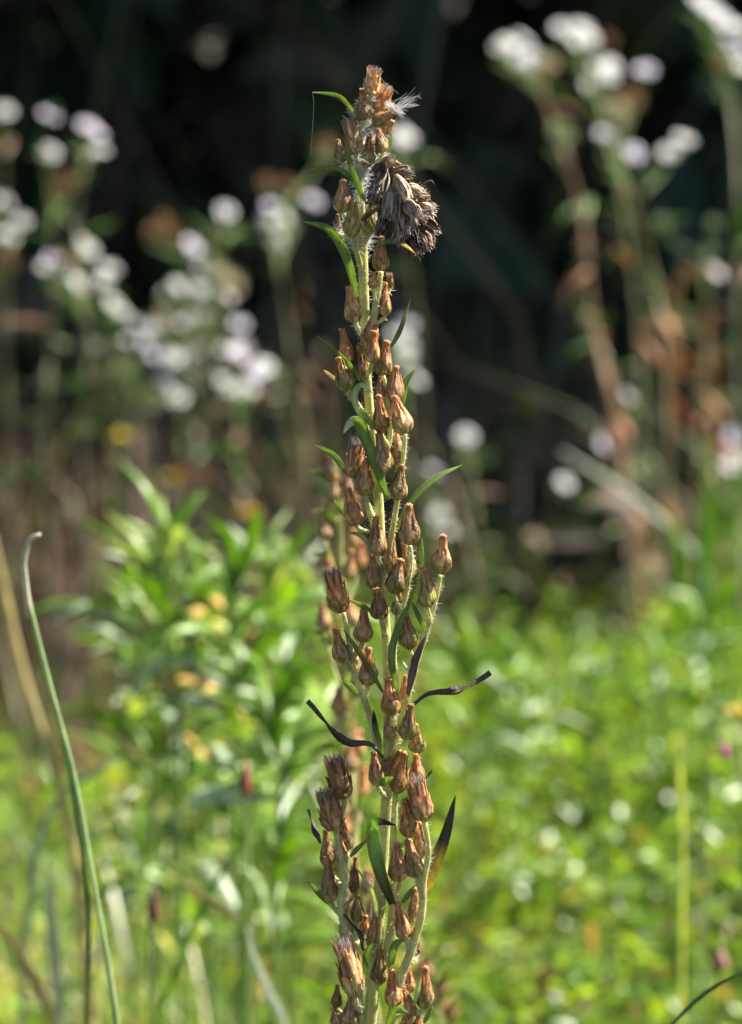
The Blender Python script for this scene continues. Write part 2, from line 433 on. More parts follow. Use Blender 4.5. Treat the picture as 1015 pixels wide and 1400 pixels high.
def head_mesh(kind, seed):
    r_ = np.random.default_rng(seed)
    mb = MB(); nt_, na = 16, 18
    bend = r_.normal(0, .05, 2)
    ph = r_.uniform(0, 6, 4)
    def pos(t, a, off=0.):
        r = prof(t, kind) * (1 + .07 * math.sin(3 * a + ph[0] + 3 * t) + .05 * math.sin(5 * a + ph[1] - 4 * t)) + off
        return np.array((r * math.cos(a) + bend[0] * t * t, r * math.sin(a) * .92 + bend[1] * t * t, t))
    top = .94 if kind != 'open' else .78
    V, C, F = [], [], []
    lo = np.array((.44, .36, .14)); mid = np.array((.46, .28, .13)); hi = np.array((.46, .26, .115))
    for i in range(nt_):
        t = i / (nt_ - 1) * top
        c = lo * (1 - t / .5) + mid * (t / .5) if t < .5 else mid * (1 - (t - .5) / .5) + hi * ((t - .5) / .5)
        for j in range(na):
            V.append(pos(t, 2 * math.pi * j / na, -.012)); C.append(c * r_.uniform(.75, 1.1))
    F = [(i * na + j, i * na + (j + 1) % na, (i + 1) * na + (j + 1) % na, (i + 1) * na + j) for i in range(nt_ - 1) for j in range(na)]
    F.append(tuple(range(na - 1, -1, -1))); F.append(tuple((nt_ - 1) * na + j for j in range(na)))
    mb.add(V, F, C)
    # overlapping bracts in rows
    rows = [(7, .10, .90 if kind != 'open' else 1.0, .010, 0.42), (7, .04, .68, .022, .55), (6, .0, .44, .034, .62), (5, -.0, .26, .044, .55)]
    for ri, (nb, t0, t1, off, wa) in enumerate(rows):
        a0 = r_.uniform(0, 6)
        for b in range(nb):
            ac = a0 + 2 * math.pi * b / nb + r_.normal(0, .12)
            e1 = t1 * r_.uniform(.86, 1.08); k = 7; us = (-1, -.55, 0, .55, 1)
            lift = r_.uniform(0, .018) + (r_.uniform(-.02, .05) if kind == 'open' else 0)
            g = r_.uniform(.65, 1.25)
            tone = r_.uniform(0, 1)
            V, C, F = [], [], []
            for i in range(k):
                v = i / (k - 1); t = t0 + (e1 - t0) * v
                wv = wa * (1 - .35 * v) * (1 if v < .75 else math.sqrt(max(.02, 1 - ((v - .75) / .25) ** 2))) * min(1, .35 + v * 3)
                for u in us:
                    rr = off + lift * v ** 3 + .012 * (1 - u * u)
                    p = pos(min(t, 1.05), ac + u * wv, rr); V.append(p)
                    edge = max(abs(u) ** 2, max(0, (v - .62) / .38))
                    cen = np.array((.60, .49, .25)) if tone > .5 else np.array((.40, .38, .12))
                    if ri <= 1: cen = np.array((.60, .37, .17))
                    ed = np.array((.30, .13, .045)) * (1.5 if ri == 0 else 1)  # brown bract margin, darkened further to add shade between the bracts
                    C.append((cen * (1 - edge) + ed * edge) * g * r_.uniform(.9, 1.1))
            m = len(us)
            F = [(i * m + j, i * m + j + 1, (i + 1) * m + j + 1, (i + 1) * m + j) for i in range(k - 1) for j in range(m - 1)]
            mb.add(V, F, C)
    return mb.mesh('flower_head', M_HEAD), bend

def tuft_mesh(kind, seed, bend):
    r_ = np.random.default_rng(seed + 99); mb = MB()
    c = np.array((bend[0] * .9, bend[1] * .9, 0))
    if kind == 'open':
        for i in range(190):
            a = r_.uniform(0, 6.28); r0 = .17 * math.sqrt(r_.random()); r1 = r0 + r_.uniform(-.02, .07)
            z1 = r_.uniform(.88, 1.10)
            p0 = np.array((r0 * math.cos(a), r0 * math.sin(a), .6)) + c * .5
            p2 = np.array((r1 * math.cos(a + .2), r1 * math.sin(a + .2), z1)) + c
            mb.tube([p0, (p0 + p2) / 2 + r_.normal(0, .012, 3), p2], [.008, .007, .003], np.array((.46, .38, .33)) * r_.uniform(.55, 1.25), 3, False)
    else:
        # knobbly rust-brown plug with short bristles
        nt_, na = 6, 9; V, C = [], []
        for i in range(nt_):
            t = i / (nt_ - 1)
            for j in range(na):
                a = 2 * math.pi * j / na
                r = np.interp(t, [0, .5, .85, 1], [.075, .098, .10, .04]) * r_.uniform(.8, 1.2)
                V.append(c + (r * math.cos(a), r * math.sin(a), .80 + .19 * t + r_.normal(0, .008))); C.append(np.array((.5, .25, .115)) * r_.uniform(.5, 1.3))
        F = [(i * na + j, i * na + (j + 1) % na, (i + 1) * na + (j + 1) % na, (i + 1) * na + j) for i in range(nt_ - 1) for j in range(na)]
        F.append(tuple((nt_ - 1) * na + j for j in range(na)))
        mb.add(V, F, C)
        for i in range(30):
            a = r_.uniform(0, 6.28); z = r_.uniform(.86, .99); r0 = .07
            p0 = c + (r0 * math.cos(a), r0 * math.sin(a), z)
            p1 = p0 + np.array((math.cos(a) * .035, math.sin(a) * .035, r_.uniform(.0, .035)))
            mb.tube([p0, p1], [.012, .004], np.array((.58, .32, .16)) * r_.uniform(.5, 1.3), 3, False)
    return mb.mesh('pappus', M_TUFT)

HEADS = {}
for kind, cnt in (('closed', 7), ('slim', 3), ('open', 4)):
    HEADS[kind] = []
    for i in range(cnt):
        me, bend = head_mesh(kind, 11 * i + len(kind))
        HEADS[kind].append((me, tuft_mesh(kind, i, bend)))

TINT = {'n': (1, 1, 1), 'd': (.55, .5, .5), 'o': (1.15, .95, .8), 'p': (1.35, 1.35, 1.35), 'g': (.85, 1.15, .8), 'm': (.95, .88, .95), 'e': (.7, .78, .6)}

def place_head(plant, base, tip, width, kind, tint, roll=None):
    base = np.asarray(base); ax = tip - base; ln = np.linalg.norm(ax)
    q = Vector(ax).to_track_quat('Z', 'Y') @ Quaternion((0, 0, 1), random.uniform(0, 6.28) if roll is None else roll)
    s = width / .47
    Mx = Matrix.Translation(Vector(base)) @ q.to_matrix().to_4x4() @ Matrix.Diagonal((s, s, ln, 1))
    me, tf = random.choice(HEADS[kind])
    j = random.uniform(.85, 1.12)
    c = tuple(v * j for v in TINT[tint])
    o = part('flower_head', me, plant, Mx, color=c)
    sub('pappus', tf, o, color=tuple(.5 + .5 * v for v in c))
    return o

STEMC = np.array((.46, .46, .19)); STALKC = np.array((.50, .50, .21))

def stalk_between(plant, A, tA, B, tB, r0, r1, colr=STALKC, name='stalk'):
    A, B = np.asarray(A), np.asarray(B); d = np.linalg.norm(B - A)
    t = np.linspace(0, 1, 10)[:, None]
    p1 = A + unit(tA) * d * .4; p2 = B - unit(tB) * d * .4
    P = (1 - t) ** 3 * A + 3 * (1 - t) ** 2 * t * p1 + 3 * (1 - t) * t * t * p2 + t ** 3 * B
    mb = MB(); mb.tube(P, np.linspace(r0, r1, 10) * (1 + .08 * np.sin(np.arange(10) * 2.1)), colr * random.uniform(.85, 1.1), 8)
    part(name, mb.mesh(name, M_STEM), plant)
    return P

# ------------------------------------------------------------------ the sharp cudweed in front
Y0 = 0.70
U = mm(Y0)
base0 = at(500, 1400, Y0); base0 = np.array((base0[0], Y0, 0.))
cud = empty('cudweed_plant', base0)
tag(cud, 'tall sharp cudweed stalk with brown seed heads and a dark withered tuft', 'plant')

def P3(px, py, dy=0.): return at(px, py, Y0 + dy)

SK = [  # name, control points (px, py), radii px, depth towards the camera (mm)
    ('stem', [(506, 1400), (514, 1300), (520, 1216), (525, 1150), (530, 1070), (531, 1000), (529, 880), (522, 780), (518, 690), (511, 620), (505, 553), (500, 490), (499, 429), (497, 376), (495, 310), (492, 253), (492, 203), (498, 165), (503, 135)],
     [9.5, 9, 9, 8, 7.5, 7, 6.5, 6.8, 7, 6.8, 6.3, 6.2, 6.5, 7, 6.5, 5, 4.2, 3.2, 2], 0),
    ('branch', [(531, 1050), (545, 1000), (556, 960), (566, 917), (583, 866), (597, 817), (602, 786)], [5, 4.6, 4.4, 4.2, 3.8, 3.3, 3], 1.5),
    ('branch', [(531, 1020), (541, 954), (538, 894), (545, 850), (556, 809), (562, 770), (561, 746)], [5, 5, 4.6, 4.2, 3.8, 3.2, 3], 2.5),
    ('branch', [(527, 1065), (518, 1023), (506, 980), (494, 945), (484, 915), (477, 875), (470, 838)], [5, 5, 4.6, 4.4, 4, 3.4, 3], 1),
    ('branch', [(532, 1410), (541, 1360), (551, 1330), (566, 1289), (577, 1247), (579, 1205), (586, 1166), (581, 1123)], [6.5, 6.5, 6.2, 6, 5.5, 5, 4.2, 3.4], 4),
    ('branch', [(496, 1410), (488, 1340), (478, 1289), (468, 1255), (466, 1227), (474, 1199), (467, 1174), (459, 1138)], [5.5, 5.2, 5, 4.8, 4.6, 4.6, 4.2, 3.4], 3),
    ('branch', [(518, 1345), (531, 1289), (539, 1225), (538, 1150), (541, 1086)], [6, 6, 6, 5.2, 4], 1.2),
    ('branch', [(522, 810), (533, 745), (541, 700), (548, 650), (553, 610), (554, 593)], [4, 4.2, 4, 3.8, 3.4, 3], 2.2),
    ('branch', [(514, 690), (525, 645), (534, 590), (530, 550), (524, 513)], [4, 4, 3.8, 3.6, 3.2], 1.6),
    ('branch', [(500, 480), (510, 440), (516, 405), (521, 371)], [4.6, 5, 4.6, 3.6], 1.8),
    ('branch', [(506, 600), (494, 562), (482, 545), (475, 534)], [4, 4, 4, 3.6], 1.4),
    ('branch', [(520, 755), (511, 715), (503, 692), (498, 677)], [5, 5.2, 5, 4], 1.8),
    ('branch', [(496, 375), (486, 338), (478, 318), (469, 291)], [4, 4, 3.6, 3.2], 1.6),
]
skel = []       # sampled (px, py, 3-D point, tangent, dy)
hair_seeds = []
for nm, cp, rad, dpt in SK:
    k = len(cp) * 6
    q = crv([(a, b, r) for (a, b), r in zip(cp, rad)], k)
    if nm == 'stem':
        dys = np.full(k, 0.)
    else:
        dys = -dpt * .001 * np.minimum(1, np.linspace(0, 4, k))
    P = np.array([P3(a, b, dy) for (a, b, r), dy in zip(q, dys)])
    rr = q[:, 2] * U
    T = np.gradient(P, axis=0)
    for (a, b, r), p, t, dy in zip(q, P, T, dys): skel.append((a, b, p, unit(t), dy))
    hair_seeds.append((P, rr))
    if nm == 'stem':
        low = [base0, base0 * .5 + P[0] * .5 + (.004, 0, 0)]
        Pm = np.vstack([crv(np.vstack([low, P[0]]), 9)[:-1], P]); rm = np.concatenate([np.full(8, rr[0] * 1.1), rr])
    else:
        Pm, rm = P, rr
    tone = np.array([STEMC * (1 + .18 * math.sin(i * .9) * math.sin(i * .37)) for i in range(len(Pm))])
    mb = MB(); mb.tube(Pm, rm, tone, 14)
    part(nm, mb.mesh(nm, M_STEM), cud)

# head list: base px, tip px, width px, layer, kind, tint
HL = '''507 129 513 94 23 f o p|497 165 492 121 23 f c n|517 151 528 119 24 m o o|512 171 540 146 22 f c n|528 182 536 163 16 b c n|487 211 478 164 22 f o n|524 208 516 174 18 m c n|
501 228 506 180 19 m c n|470 222 459 191 17 m c n|468 290 471 243 23 f c n|480 324 486 274 22 f c g|505 319 510 271 22 m c g|462 317 460 292 12 b c d|521 370 519 322 22 f c o|511 393 512 371 14 f c o|
533 393 533 374 11 b o d|486 440 477 391 24 f c p|527 432 527 385 16 m c o|505 470 511 422 19 m c n|509 496 512 451 21 f c o|477 495 468 449 20 m c o|495 514 493 470 18 m c d|523 513 529 465 23 f c n|
474 534 465 487 23 f c e|521 542 519 515 12 m c n|540 548 542 499 23 m c n|554 593 541 540 26 f c p|521 591 520 539 21 f c o|526 645 518 592 24 f c n|545 635 539 581 22 m c n|484 654 486 600 26 m o m|
497 677 499 626 24 f c n|543 684 548 634 23 f c e|487 718 474 667 25 f c o|561 744 557 689 26 f c n|517 759 516 705 23 f c m|530 780 536 729 20 m c n|510 804 510 758 19 m c n|539 811 544 763 24 f c e|
562 790 553 741 21 b c n|603 783 603 730 25 f c p|584 829 581 774 24 f c g|468 837 453 781 28 f o o|543 842 547 804 16 m c n|521 846 514 804 24 f c d|496 878 500 832 24 m c n|470 906 459 858 22 m c n|
503 937 504 883 23 f c n|560 887 556 836 24 f c e|537 977 526 926 26 f c o|556 1011 562 961 22 f c e|534 1011 534 973 18 m c n|550 983 552 922 15 b c o|571 1029 569 988 21 b c g|485 910 477 879 15 b c g|
517 1074 510 1027 20 f c n|524 1058 549 1025 20 m c e|542 1084 554 1026 24 f c o|571 1068 571 1030 19 m c o|579 1121 571 1064 31 f o m|560 1144 557 1091 23 m c o|570 1199 556 1146 26 f c n|
576 1172 574 1122 20 b c n|471 1091 456 1035 32 f o d|457 1135 446 1080 32 f o m|474 1162 470 1120 20 b c d|449 1185 446 1134 20 b c n|471 1182 460 1142 18 m c p|452 1233 450 1173 23 m c n|484 1221 485 1171 15 m c d|
546 1205 542 1151 24 f c o|555 1283 545 1233 24 f c o|567 1260 568 1214 19 b c n|489 1260 488 1221 19 m c e|474 1282 472 1240 19 m c n|508 1296 511 1243 18 m c n|497 1277 500 1251 14 b c o|
486 1362 477 1284 33 n o n|520 1344 518 1298 23 m c e|538 1376 538 1325 24 f c o|560 1357 559 1320 16 b c o|580 1378 582 1320 23 m c n|461 1377 460 1346 14 m c d|463 1404 457 1375 18 m c n|564 1390 553 1349 17 m c o|
570 1304 571 1284 10 b c d|557 1406 553 1384 17 m c o|571 1408 571 1388 15 m c o|478 1404 480 1360 23 m c n'''
KIND = {'c': 'closed', 'o': 'open', 's': 'slim'}
LAY = {'n': -.009, 'f': -.0042, 'm': -.0012, 'b': .0028}
SKP = np.array([(s[0], s[1]) for s in skel])
for ln in HL.replace('\n', '').split('|'):
    bx, by, tx, ty, wd, ly, kd, tn = ln.split()
    bx, by, tx, ty, wd = map(float, (bx, by, tx, ty, wd))
    dy = LAY[ly] + random.uniform(-.0008, .0008)
    B = P3(bx, by, dy); Tt = P3(tx, ty, dy + random.uniform(-.0012, .0008))
    kind = KIND[kd]
    if kind == 'closed' and wd < 19 and random.random() < .5: kind = 'slim'
    place_head(cud, B, Tt, wd * U, kind, tn)
    # stalk to the nearest skeleton point lower down
    d = np.hypot((SKP[:, 0] - bx) * 1.3, SKP[:, 1] - (by + 26)) + np.where(SKP[:, 1] < by + 5, 1e3, 0)
    dend = np.hypot(SKP[:, 0] - bx, SKP[:, 1] - by)
    if dend.min() < 4: continue
    i = int(np.argmin(d)); a = skel[i]
    if d[i] > 500: continue
    r = 3.3 if wd > 19 else 2.4
    Pst = stalk_between(cud, a[2], a[3] + unit(B - a[2]) * .6, B + unit(Tt - B) * .0003, Tt - B, r * U * 1.15, r * U)
    hair_seeds.append((Pst, np.full(len(Pst), r * U)))

# leaves: points px, width px, colour scheme, depth at base/tip (mm, + towards camera), roll
g_, d_ = GREEN_T, DARK
def ramp(cols, k):
    cols = np.array(cols); t = np.linspace(0, 1, len(cols)); s = np.linspace(0, 1, k)
    return np.stack([np.interp(s, t, cols[:, j]) for j in range(3)], 1)
LV = [
    ([(487, 158), (464, 132), (427, 126)], 8, 'g', 2, 4, .3), ([(489, 252), (465, 231), (440, 229), (418, 235)], 9, 'g', 3, 5, .5),
    ([(499, 275), (481, 228), (474, 190)], 11, 'g', 5, 6, .2), ([(490, 412), (475, 352), (452, 314), (415, 303)], 16, 'g', 3, 4, .5),
    ([(510, 341), (528, 331), (550, 334), (569, 348)], 9, 'gy', 4, 8, .6), ([(530, 214), (534, 195), (535, 175)], 7, 'g', -2, -3, .3),
    ([(499, 527), (471, 491), (433, 459)], 11, 'g', 4, 6, .4), ([(533, 478), (548, 450), (561, 409)], 9, 'gb', -1, -3, .2),
    ([(496, 577), (485, 543), (494, 527), (511, 538)], 13, 'u', 4, 6, .2), ([(551, 552), (555, 525), (569, 504)], 12, 'g', -2, -4, .2),
    ([(462, 521), (443, 506)], 7, 'w', 0, -2, .3), ([(531, 683), (508, 618), (491, 579), (480, 577), (470, 592)], 21, 'gw', 5, 8, .25),
    ([(475, 648), (457, 622), (431, 609)], 12, 'g', 0, -3, .4), ([(540, 728), (565, 683), (600, 652), (632, 636)], 13, 'g', -1, -6, .35),
    ([(476, 707), (457, 684)], 11, 'g', -2, -4, .4), ([(512, 587), (494, 557)], 9, 'g', 5, 6, .6),
    ([(507, 748), (494, 731), (471, 727)], 10, 'u', 1, 2, .5), ([(561, 838), (574, 785), (577, 735)], 15, 'g', -2, -3, .2),
    ([(510, 837), (494, 826), (477, 820)], 10, 'g', 4, 6, .6), ([(524, 946), (497, 900), (470, 861)], 10, 'gb', 5, 7, .3),
    ([(489, 947), (467, 926)], 13, 'g', -1, -2, .4), ([(558, 950), (569, 903), (583, 868)], 14, 'p', 4, 6, .3),
    ([(566, 963), (586, 948), (620, 947), (637, 942), (671, 920)], 20, 'd', 2, 0, .2), ([(524, 1036), (506, 1017), (477, 1013), (451, 991), (421, 958)], 17, 'd', 5, 8, .3),
    ([(524, 1031), (514, 994), (511, 971)], 11, 'gd', 3, 5, .3), ([(543, 955), (536, 894), (548, 851), (563, 817)], 13, 'g', 5, 6, .3),
    ([(582, 862), (572, 840), (563, 822)], 9, 'g', 4, 5, .4), ([(581, 1229), (595, 1183), (610, 1140), (623, 1088)], 17, 'yd', -1, -3, .2),
    ([(537, 1236), (520, 1191), (511, 1149), (514, 1123), (542, 1128)], 19, 'gD', 6, 9, .15), ([(439, 1153), (432, 1133), (422, 1106)], 9, 'd', 0, -2, .3),
    ([(453, 1238), (421, 1205)], 10, 'g', 1, 0, .5), ([(517, 1254), (509, 1219), (489, 1188)], 11, 'u', 4, 3, .4),
    ([(479, 1171), (502, 1148)], 9, 'g', 3, 3, .4), ([(533, 1327), (540, 1294), (553, 1284)], 15, 'g', 4, 5, .2),
    ([(550, 1235), (569, 1209)], 10, 'g', -1, -2, .3), ([(530, 1403), (540, 1382), (557, 1384)], 15, 'g', 6, 8, .2),
    ([(500, 1332), (503, 1303), (517, 1287)], 14, 'g', 4, 6, .3), ([(580, 1399), (592, 1375)], 9, 'g', 0, -1, .3),
    ([(520, 1072), (537, 1063)], 14, 'g', 6, 8, .3), ([(580, 1067), (592, 1052)], 4, 'gd', 2, 2, .3), ([(567, 1374), (576, 1336)], 8, 'u', 3, 3, .3),
    ([(452, 1110), (441, 1098), (437, 1082)], 9, 'g', -1, -2, .3), ([(470, 1250), (490, 1275), (497, 1300)], 12, 'd', 5, 5, .2),
    ([(549, 902), (558, 915), (563, 896)], 5, 'u', 5, 6, .3), ([(580, 1235), (571, 1205), (576, 1190)], 7, 'g', 1, 1, .4),
]
for pts, wd, sch, d0, d1, roll in LV:
    k = 16
    q = crv(pts, k); dd = np.linspace(d0, d1, k)
    P = np.array([P3(a, b, -v * .001) for (a, b), v in zip(q, dd)])
    j = random.uniform(.85, 1.15)
    G, B2 = GREEN_T * j, GREEN_B * j
    top = {'g': G, 'gy': ramp([G, G, G, YEL, (.35, .16, .05)], k), 'gb': ramp([G, G, BROWN, G * 1.3, BROWN], k), 'u': B2 * 1.25, 'w': (.4, .33, .27),
           'gw': ramp([G, G * 1.1, G, GREEN_B, (.55, .5, .42)], k), 'p': PURP * 1.6, 'd': DARK * 1.9, 'gd': ramp([G * 1.4, G, DARK, DARK], k),
           'yd': ramp([(.35, .30, .06), YEL, YEL * .8, DARK * 1.3, DARK, DARK], k), 'gD': ramp([(.07, .05, .035), (.10, .09, .03), G, G * 1.6, G * 1.8, G * 1.5, DARK, DARK], k)}[sch]  # strap leaf: backlit glow is put into the lighter green before its bend
    bot = top if sch in ('p', 'd', 'yd', 'gD', 'w') else np.broadcast_to(GREEN_B * j, (k, 3)) if sch not in ('gd', 'gy', 'gb') else top
    dark = sch in ('d', 'p')
    mb = MB(); mb.add(*leaf_solid(P, wd * (.76 if sch not in ('yd', 'd', 'gD') else 1) * U / max(.5, math.cos(roll)), top, bot, roll, .35 if not dark else .6, random.uniform(-.4, .4) + (.9 if sch == 'd' else 0), ripple=.05 if not dark else .2, wprof=(lambda v: (.25 + .75 * math.exp(-((v - .7) / .2) ** 2)) * (1 - v ** 5) + .03) if sch == 'd' and wd > 11 else None))
    lab = {'d': 'withered blackish twisted leaf', 'p': 'withered purple brown leaf', 'yd': 'yellow leaf with a blackened tip', 'gD': 'green strap leaf bent over with a black tip'}.get(sch)
    part('leaf', mb.mesh('leaf', M_DRY if dark else M_LEAF), cud, label=lab)

# woolly hairs along the stems
def hair_mesh(seeds, n, lmin, lmax, colr, wid=.000035, seed=3):
    r_ = np.random.default_rng(seed); Vs = []
    wts = np.array([np.linalg.norm(np.diff(P, axis=0), axis=1).sum() for P, _ in seeds]); wts /= wts.sum()
    cnt = r_.multinomial(n, wts)
    for (P, rr), c in zip(seeds, cnt):
        s = r_.uniform(0, len(P) - 1.001, c); i = s.astype(int); f = (s - i)[:, None]
        p = P[i] * (1 - f) + P[i + 1] * f; t = norm_rows(P[i + 1] - P[i])
        a = r_.normal(0, 1, (c, 3)); a = norm_rows(a - t * (a * t).sum(1, keepdims=True))
        root = p + a * rr[i][:, None] * .95
        d = norm_rows(a + t * r_.normal(.2, .7, (c, 1)) + r_.normal(0, .35, (c, 3)))
        L_ = r_.uniform(lmin, lmax, (c, 1)); s2 = norm_rows(np.cross(d, r_.normal(0, 1, (c, 3)))) * wid
        bend = r_.normal(0, .25, (c, 3)) * L_
        Vs.append(np.stack([root - s2, root + s2, root + d * L_ * .55 + bend * .3 + s2 * .8, root + d * L_ * .55 + bend * .3 - s2 * .8, root + d * L_ + bend], 1).reshape(-1, 3))
    V = np.concatenate(Vs); k = np.arange(len(V) // 5)[:, None] * 5
    F = np.concatenate([k + np.array([[0, 1, 2]]), k + np.array([[0, 2, 3]]), k + np.array([[3, 2, 4]])])
    return fast_mesh('stem_wool', V, F, np.tile(np.array(colr), (len(V), 1)), M_HAIR)
o = part('stem_wool', hair_mesh(hair_seeds, 9000, .0003, .0009, (.62, .60, .50)), cud); o['kind'] = 'stuff'
upper = [(P[np.where(P[:, 2] > at(500, 345, Y0)[2])[0]], rr[:max(0, int((P[:, 2] > at(500, 345, Y0)[2]).sum()))]) for P, rr in hair_seeds]
upper = [(P, r) for P, r in upper if len(P) > 2]
o = part('cobweb_wool', hair_mesh(upper, 2600, .0006, .0022, (.66, .65, .66), .00003, 5), cud); o['kind'] = 'stuff'

# dark withered cluster on the right of the tip
wc_me = MB()
Pc = np.array([P3(*q) for q in [(496, 300, -.003), (512, 288, -.006), (530, 278, -.007), (550, 275, -.006), (566, 285, -.005)]])
wc_me.tube(crv(Pc, 12), np.linspace(3.2, 2, 12) * U, (.10, .07, .05), 7)
wc = part('withered_cluster', wc_me.mesh('withered_cluster', M_DRY), cud, label='blackish brown withered tuft of burst flower heads')
WH = [  # centre px, pointing direction px, length px, tone, depth mm, spread
    ((530, 226), (14, -14), 34, 'b', 5, .55), ((522, 248), (-10, 26), 42, 'g', 8, .5), ((548, 236), (26, -6), 34, 'b', 6, .6), ((560, 262), (34, -4), 40, 't', 7, .5),
    ((535, 275), (-4, 30), 46, 'g', 10, .5), ((527, 300), (-14, 26), 38, 'k', 8, .45), ((552, 302), (6, 26), 40, 'g', 9, .55), ((570, 290), (26, 14), 36, 'r', 7, .5),
    ((566, 312), (20, 30), 42, 'k', 7, .55), ((582, 305), (26, 22), 34, 'k', 5, .6), ((558, 325), (14, 24), 32, 'k', 5, .5), ((512, 262), (-6, 22), 34, 'b', 7, .4), ((548, 255), (10, 24), 36, 't', 10, .5), ((575, 268), (24, -12), 26, 'b', 4, .6),
    ((520, 232), (-8, 14), 26, 'k', 9, .6), ((578, 325), (20, 22), 36, 'b', 6, .55), ((590, 310), (18, 16), 30, 'k', 4, .55), ((566, 335), (8, 24), 32, 'k', 7, .55), ((545, 318), (0, 24), 34, 'b', 9, .55), ((562, 285), (18, 14), 40, 'g', 10, .55), ((580, 285), (24, 2), 34, 't', 6, .5)]
TONE = {'b': (.25, .17, .115), 'g': (.28, .225, .18), 't': (.42, .31, .21), 'k': (.12, .085, .068), 'r': (.24, .13, .08)}
for wi, ((cx, cy), (dx, dyy), L_, tn, dep, spr) in enumerate(WH):
    r_ = np.random.default_rng(200 + wi); mb = MB()
    root = P3(cx, cy, -.001 * (dep - 3)); axis = unit(P3(cx + dx, cy + dyy, -.001 * (dep - 3 + r_.uniform(-1, 2))) - root)
    L_ *= 1.08; root = root - axis * L_ * U * .45
    e1 = unit(np.cross(axis, (0.2, 1, .3))); e2 = np.cross(axis, e1)
    for b in range(44):
        a = r_.uniform(0, 6.28); sp = spr * math.sqrt(r_.random()) * 1.3; Ln = L_ * U * r_.uniform(.5, .98)
        rad = math.cos(a) * e1 + math.sin(a) * e2
        P = [root, root + axis * Ln * .4 + rad * Ln * .22 * sp * 1.6, root + axis * Ln * .75 + rad * Ln * .42 * sp, root + axis * Ln * (1 - .25 * sp) + rad * Ln * (.42 * sp + r_.uniform(-.15, .15)) + r_.normal(0, .06, 3) * Ln + np.array((0, 0, -.16)) * Ln]
        c = np.array(TONE[tn]) * r_.uniform(.4, 1.5) * (1, r_.uniform(.85, 1.05), r_.uniform(.8, 1.1))
        mb.add(*leaf_solid(crv(P, 8), r_.uniform(4.5, 8.5) * U, c, c * 1.1, 0, .5, r_.uniform(-.8, .8), view=rad, thick=.00005, wprof=lambda v: math.sin(math.pi * min(1, .15 + .85 * v)) ** .8 + .03))
    for b in range(80 if tn in 'gt' else 34):
        a = r_.uniform(0, 6.28); rad = math.cos(a) * e1 + math.sin(a) * e2; Ln = L_ * U * r_.uniform(.6, 1.0)
        P = [root + axis * Ln * .2, root + axis * Ln * .65 + rad * Ln * .12, root + axis * Ln + rad * Ln * r_.uniform(.05, .3)]
        mb.tube(P, [.00006, .00005, .00003], np.array((.5, .45, .39)) * r_.uniform(.5, 1.3), 3, False)
    sub('withered_head', mb.mesh('withered_head', M_DRY), wc)
mb = MB()
q = crv([(572, 258), (582, 250), (590, 247), (594, 253)], 10)
mb.tube([P3(a, b, -.003) for a, b in q], np.linspace(1.8, .5, 10) * U, (.09, .065, .05), 5)
sub('curled_bract', mb.mesh('curled_bract', M_DRY), wc)

# silky wisps blowing from the upper heads
for (sx, sy), (ex, ey), n, sprd in [((538, 148), (566, 134), 34, 11), ((530, 140), (550, 156), 22, 10), ((484, 155), (476, 150), 14, 9), ((486, 606), (482, 596), 16, 6), ((500, 180), (512, 176), 24, 10)]:
    mb = MB(); r_ = np.random.default_rng(int(sx))
    for i in range(n):
        s = np.array((sx, sy)) + r_.normal(0, 3, 2); e = np.array((ex, ey)) + r_.normal(0, sprd * .45, 2)
        m_ = (s + e) / 2 + r_.normal(0, 3, 2)
        q = crv([s, m_, e], 7)
        dz = r_.uniform(-.003, .001)
        mb.tube([P3(a, b, -.004 + dz) for a, b in q], np.linspace(.00004, .00002, 7), np.array((.6, .58, .56)) * r_.uniform(.7, 1.2), 3, False)
    part('pappus_wisp', mb.mesh('pappus_wisp', M_HAIR), cud)
mb = MB()
mb.add(*leaf_solid(crv([P3(566, 134, -.005), P3(572, 133.5, -.005), P3(577, 135, -.005)], 6), 3.5 * U, (.16, .08, .05), (.16, .08, .05)))
part('seed', mb.mesh('seed', M_DRY), cud)

# dark crumbs of frass caught on the leaf beside the stalk
for (cx, cy) in ((571, 757), (573, 781)):
    mb = MB(); r_ = np.random.default_rng(cx)
    for i in range(26):
        p = P3(cx + r_.normal(0, 3), cy + r_.normal(0, 4.5), -.0015 + r_.normal(0, .0004)); s = r_.uniform(.8, 1.5) * U
        Vv = p + s * np.array([(1, 0, 0), (-1, 0, 0), (0, 1, 0), (0, -1, 0), (0, 0, 1), (0, 0, -1)]) * r_.uniform(.6, 1.2, (6, 3))
        mb.add(Vv, [(0, 2, 4), (2, 1, 4), (1, 3, 4), (3, 0, 4), (2, 0, 5), (1, 2, 5), (3, 1, 5), (0, 3, 5)], np.array((.05, .015, .012)) * r_.uniform(.5, 1.6))
    part('crumb_cluster', mb.mesh('crumb_cluster', M_DRY, False), cud)

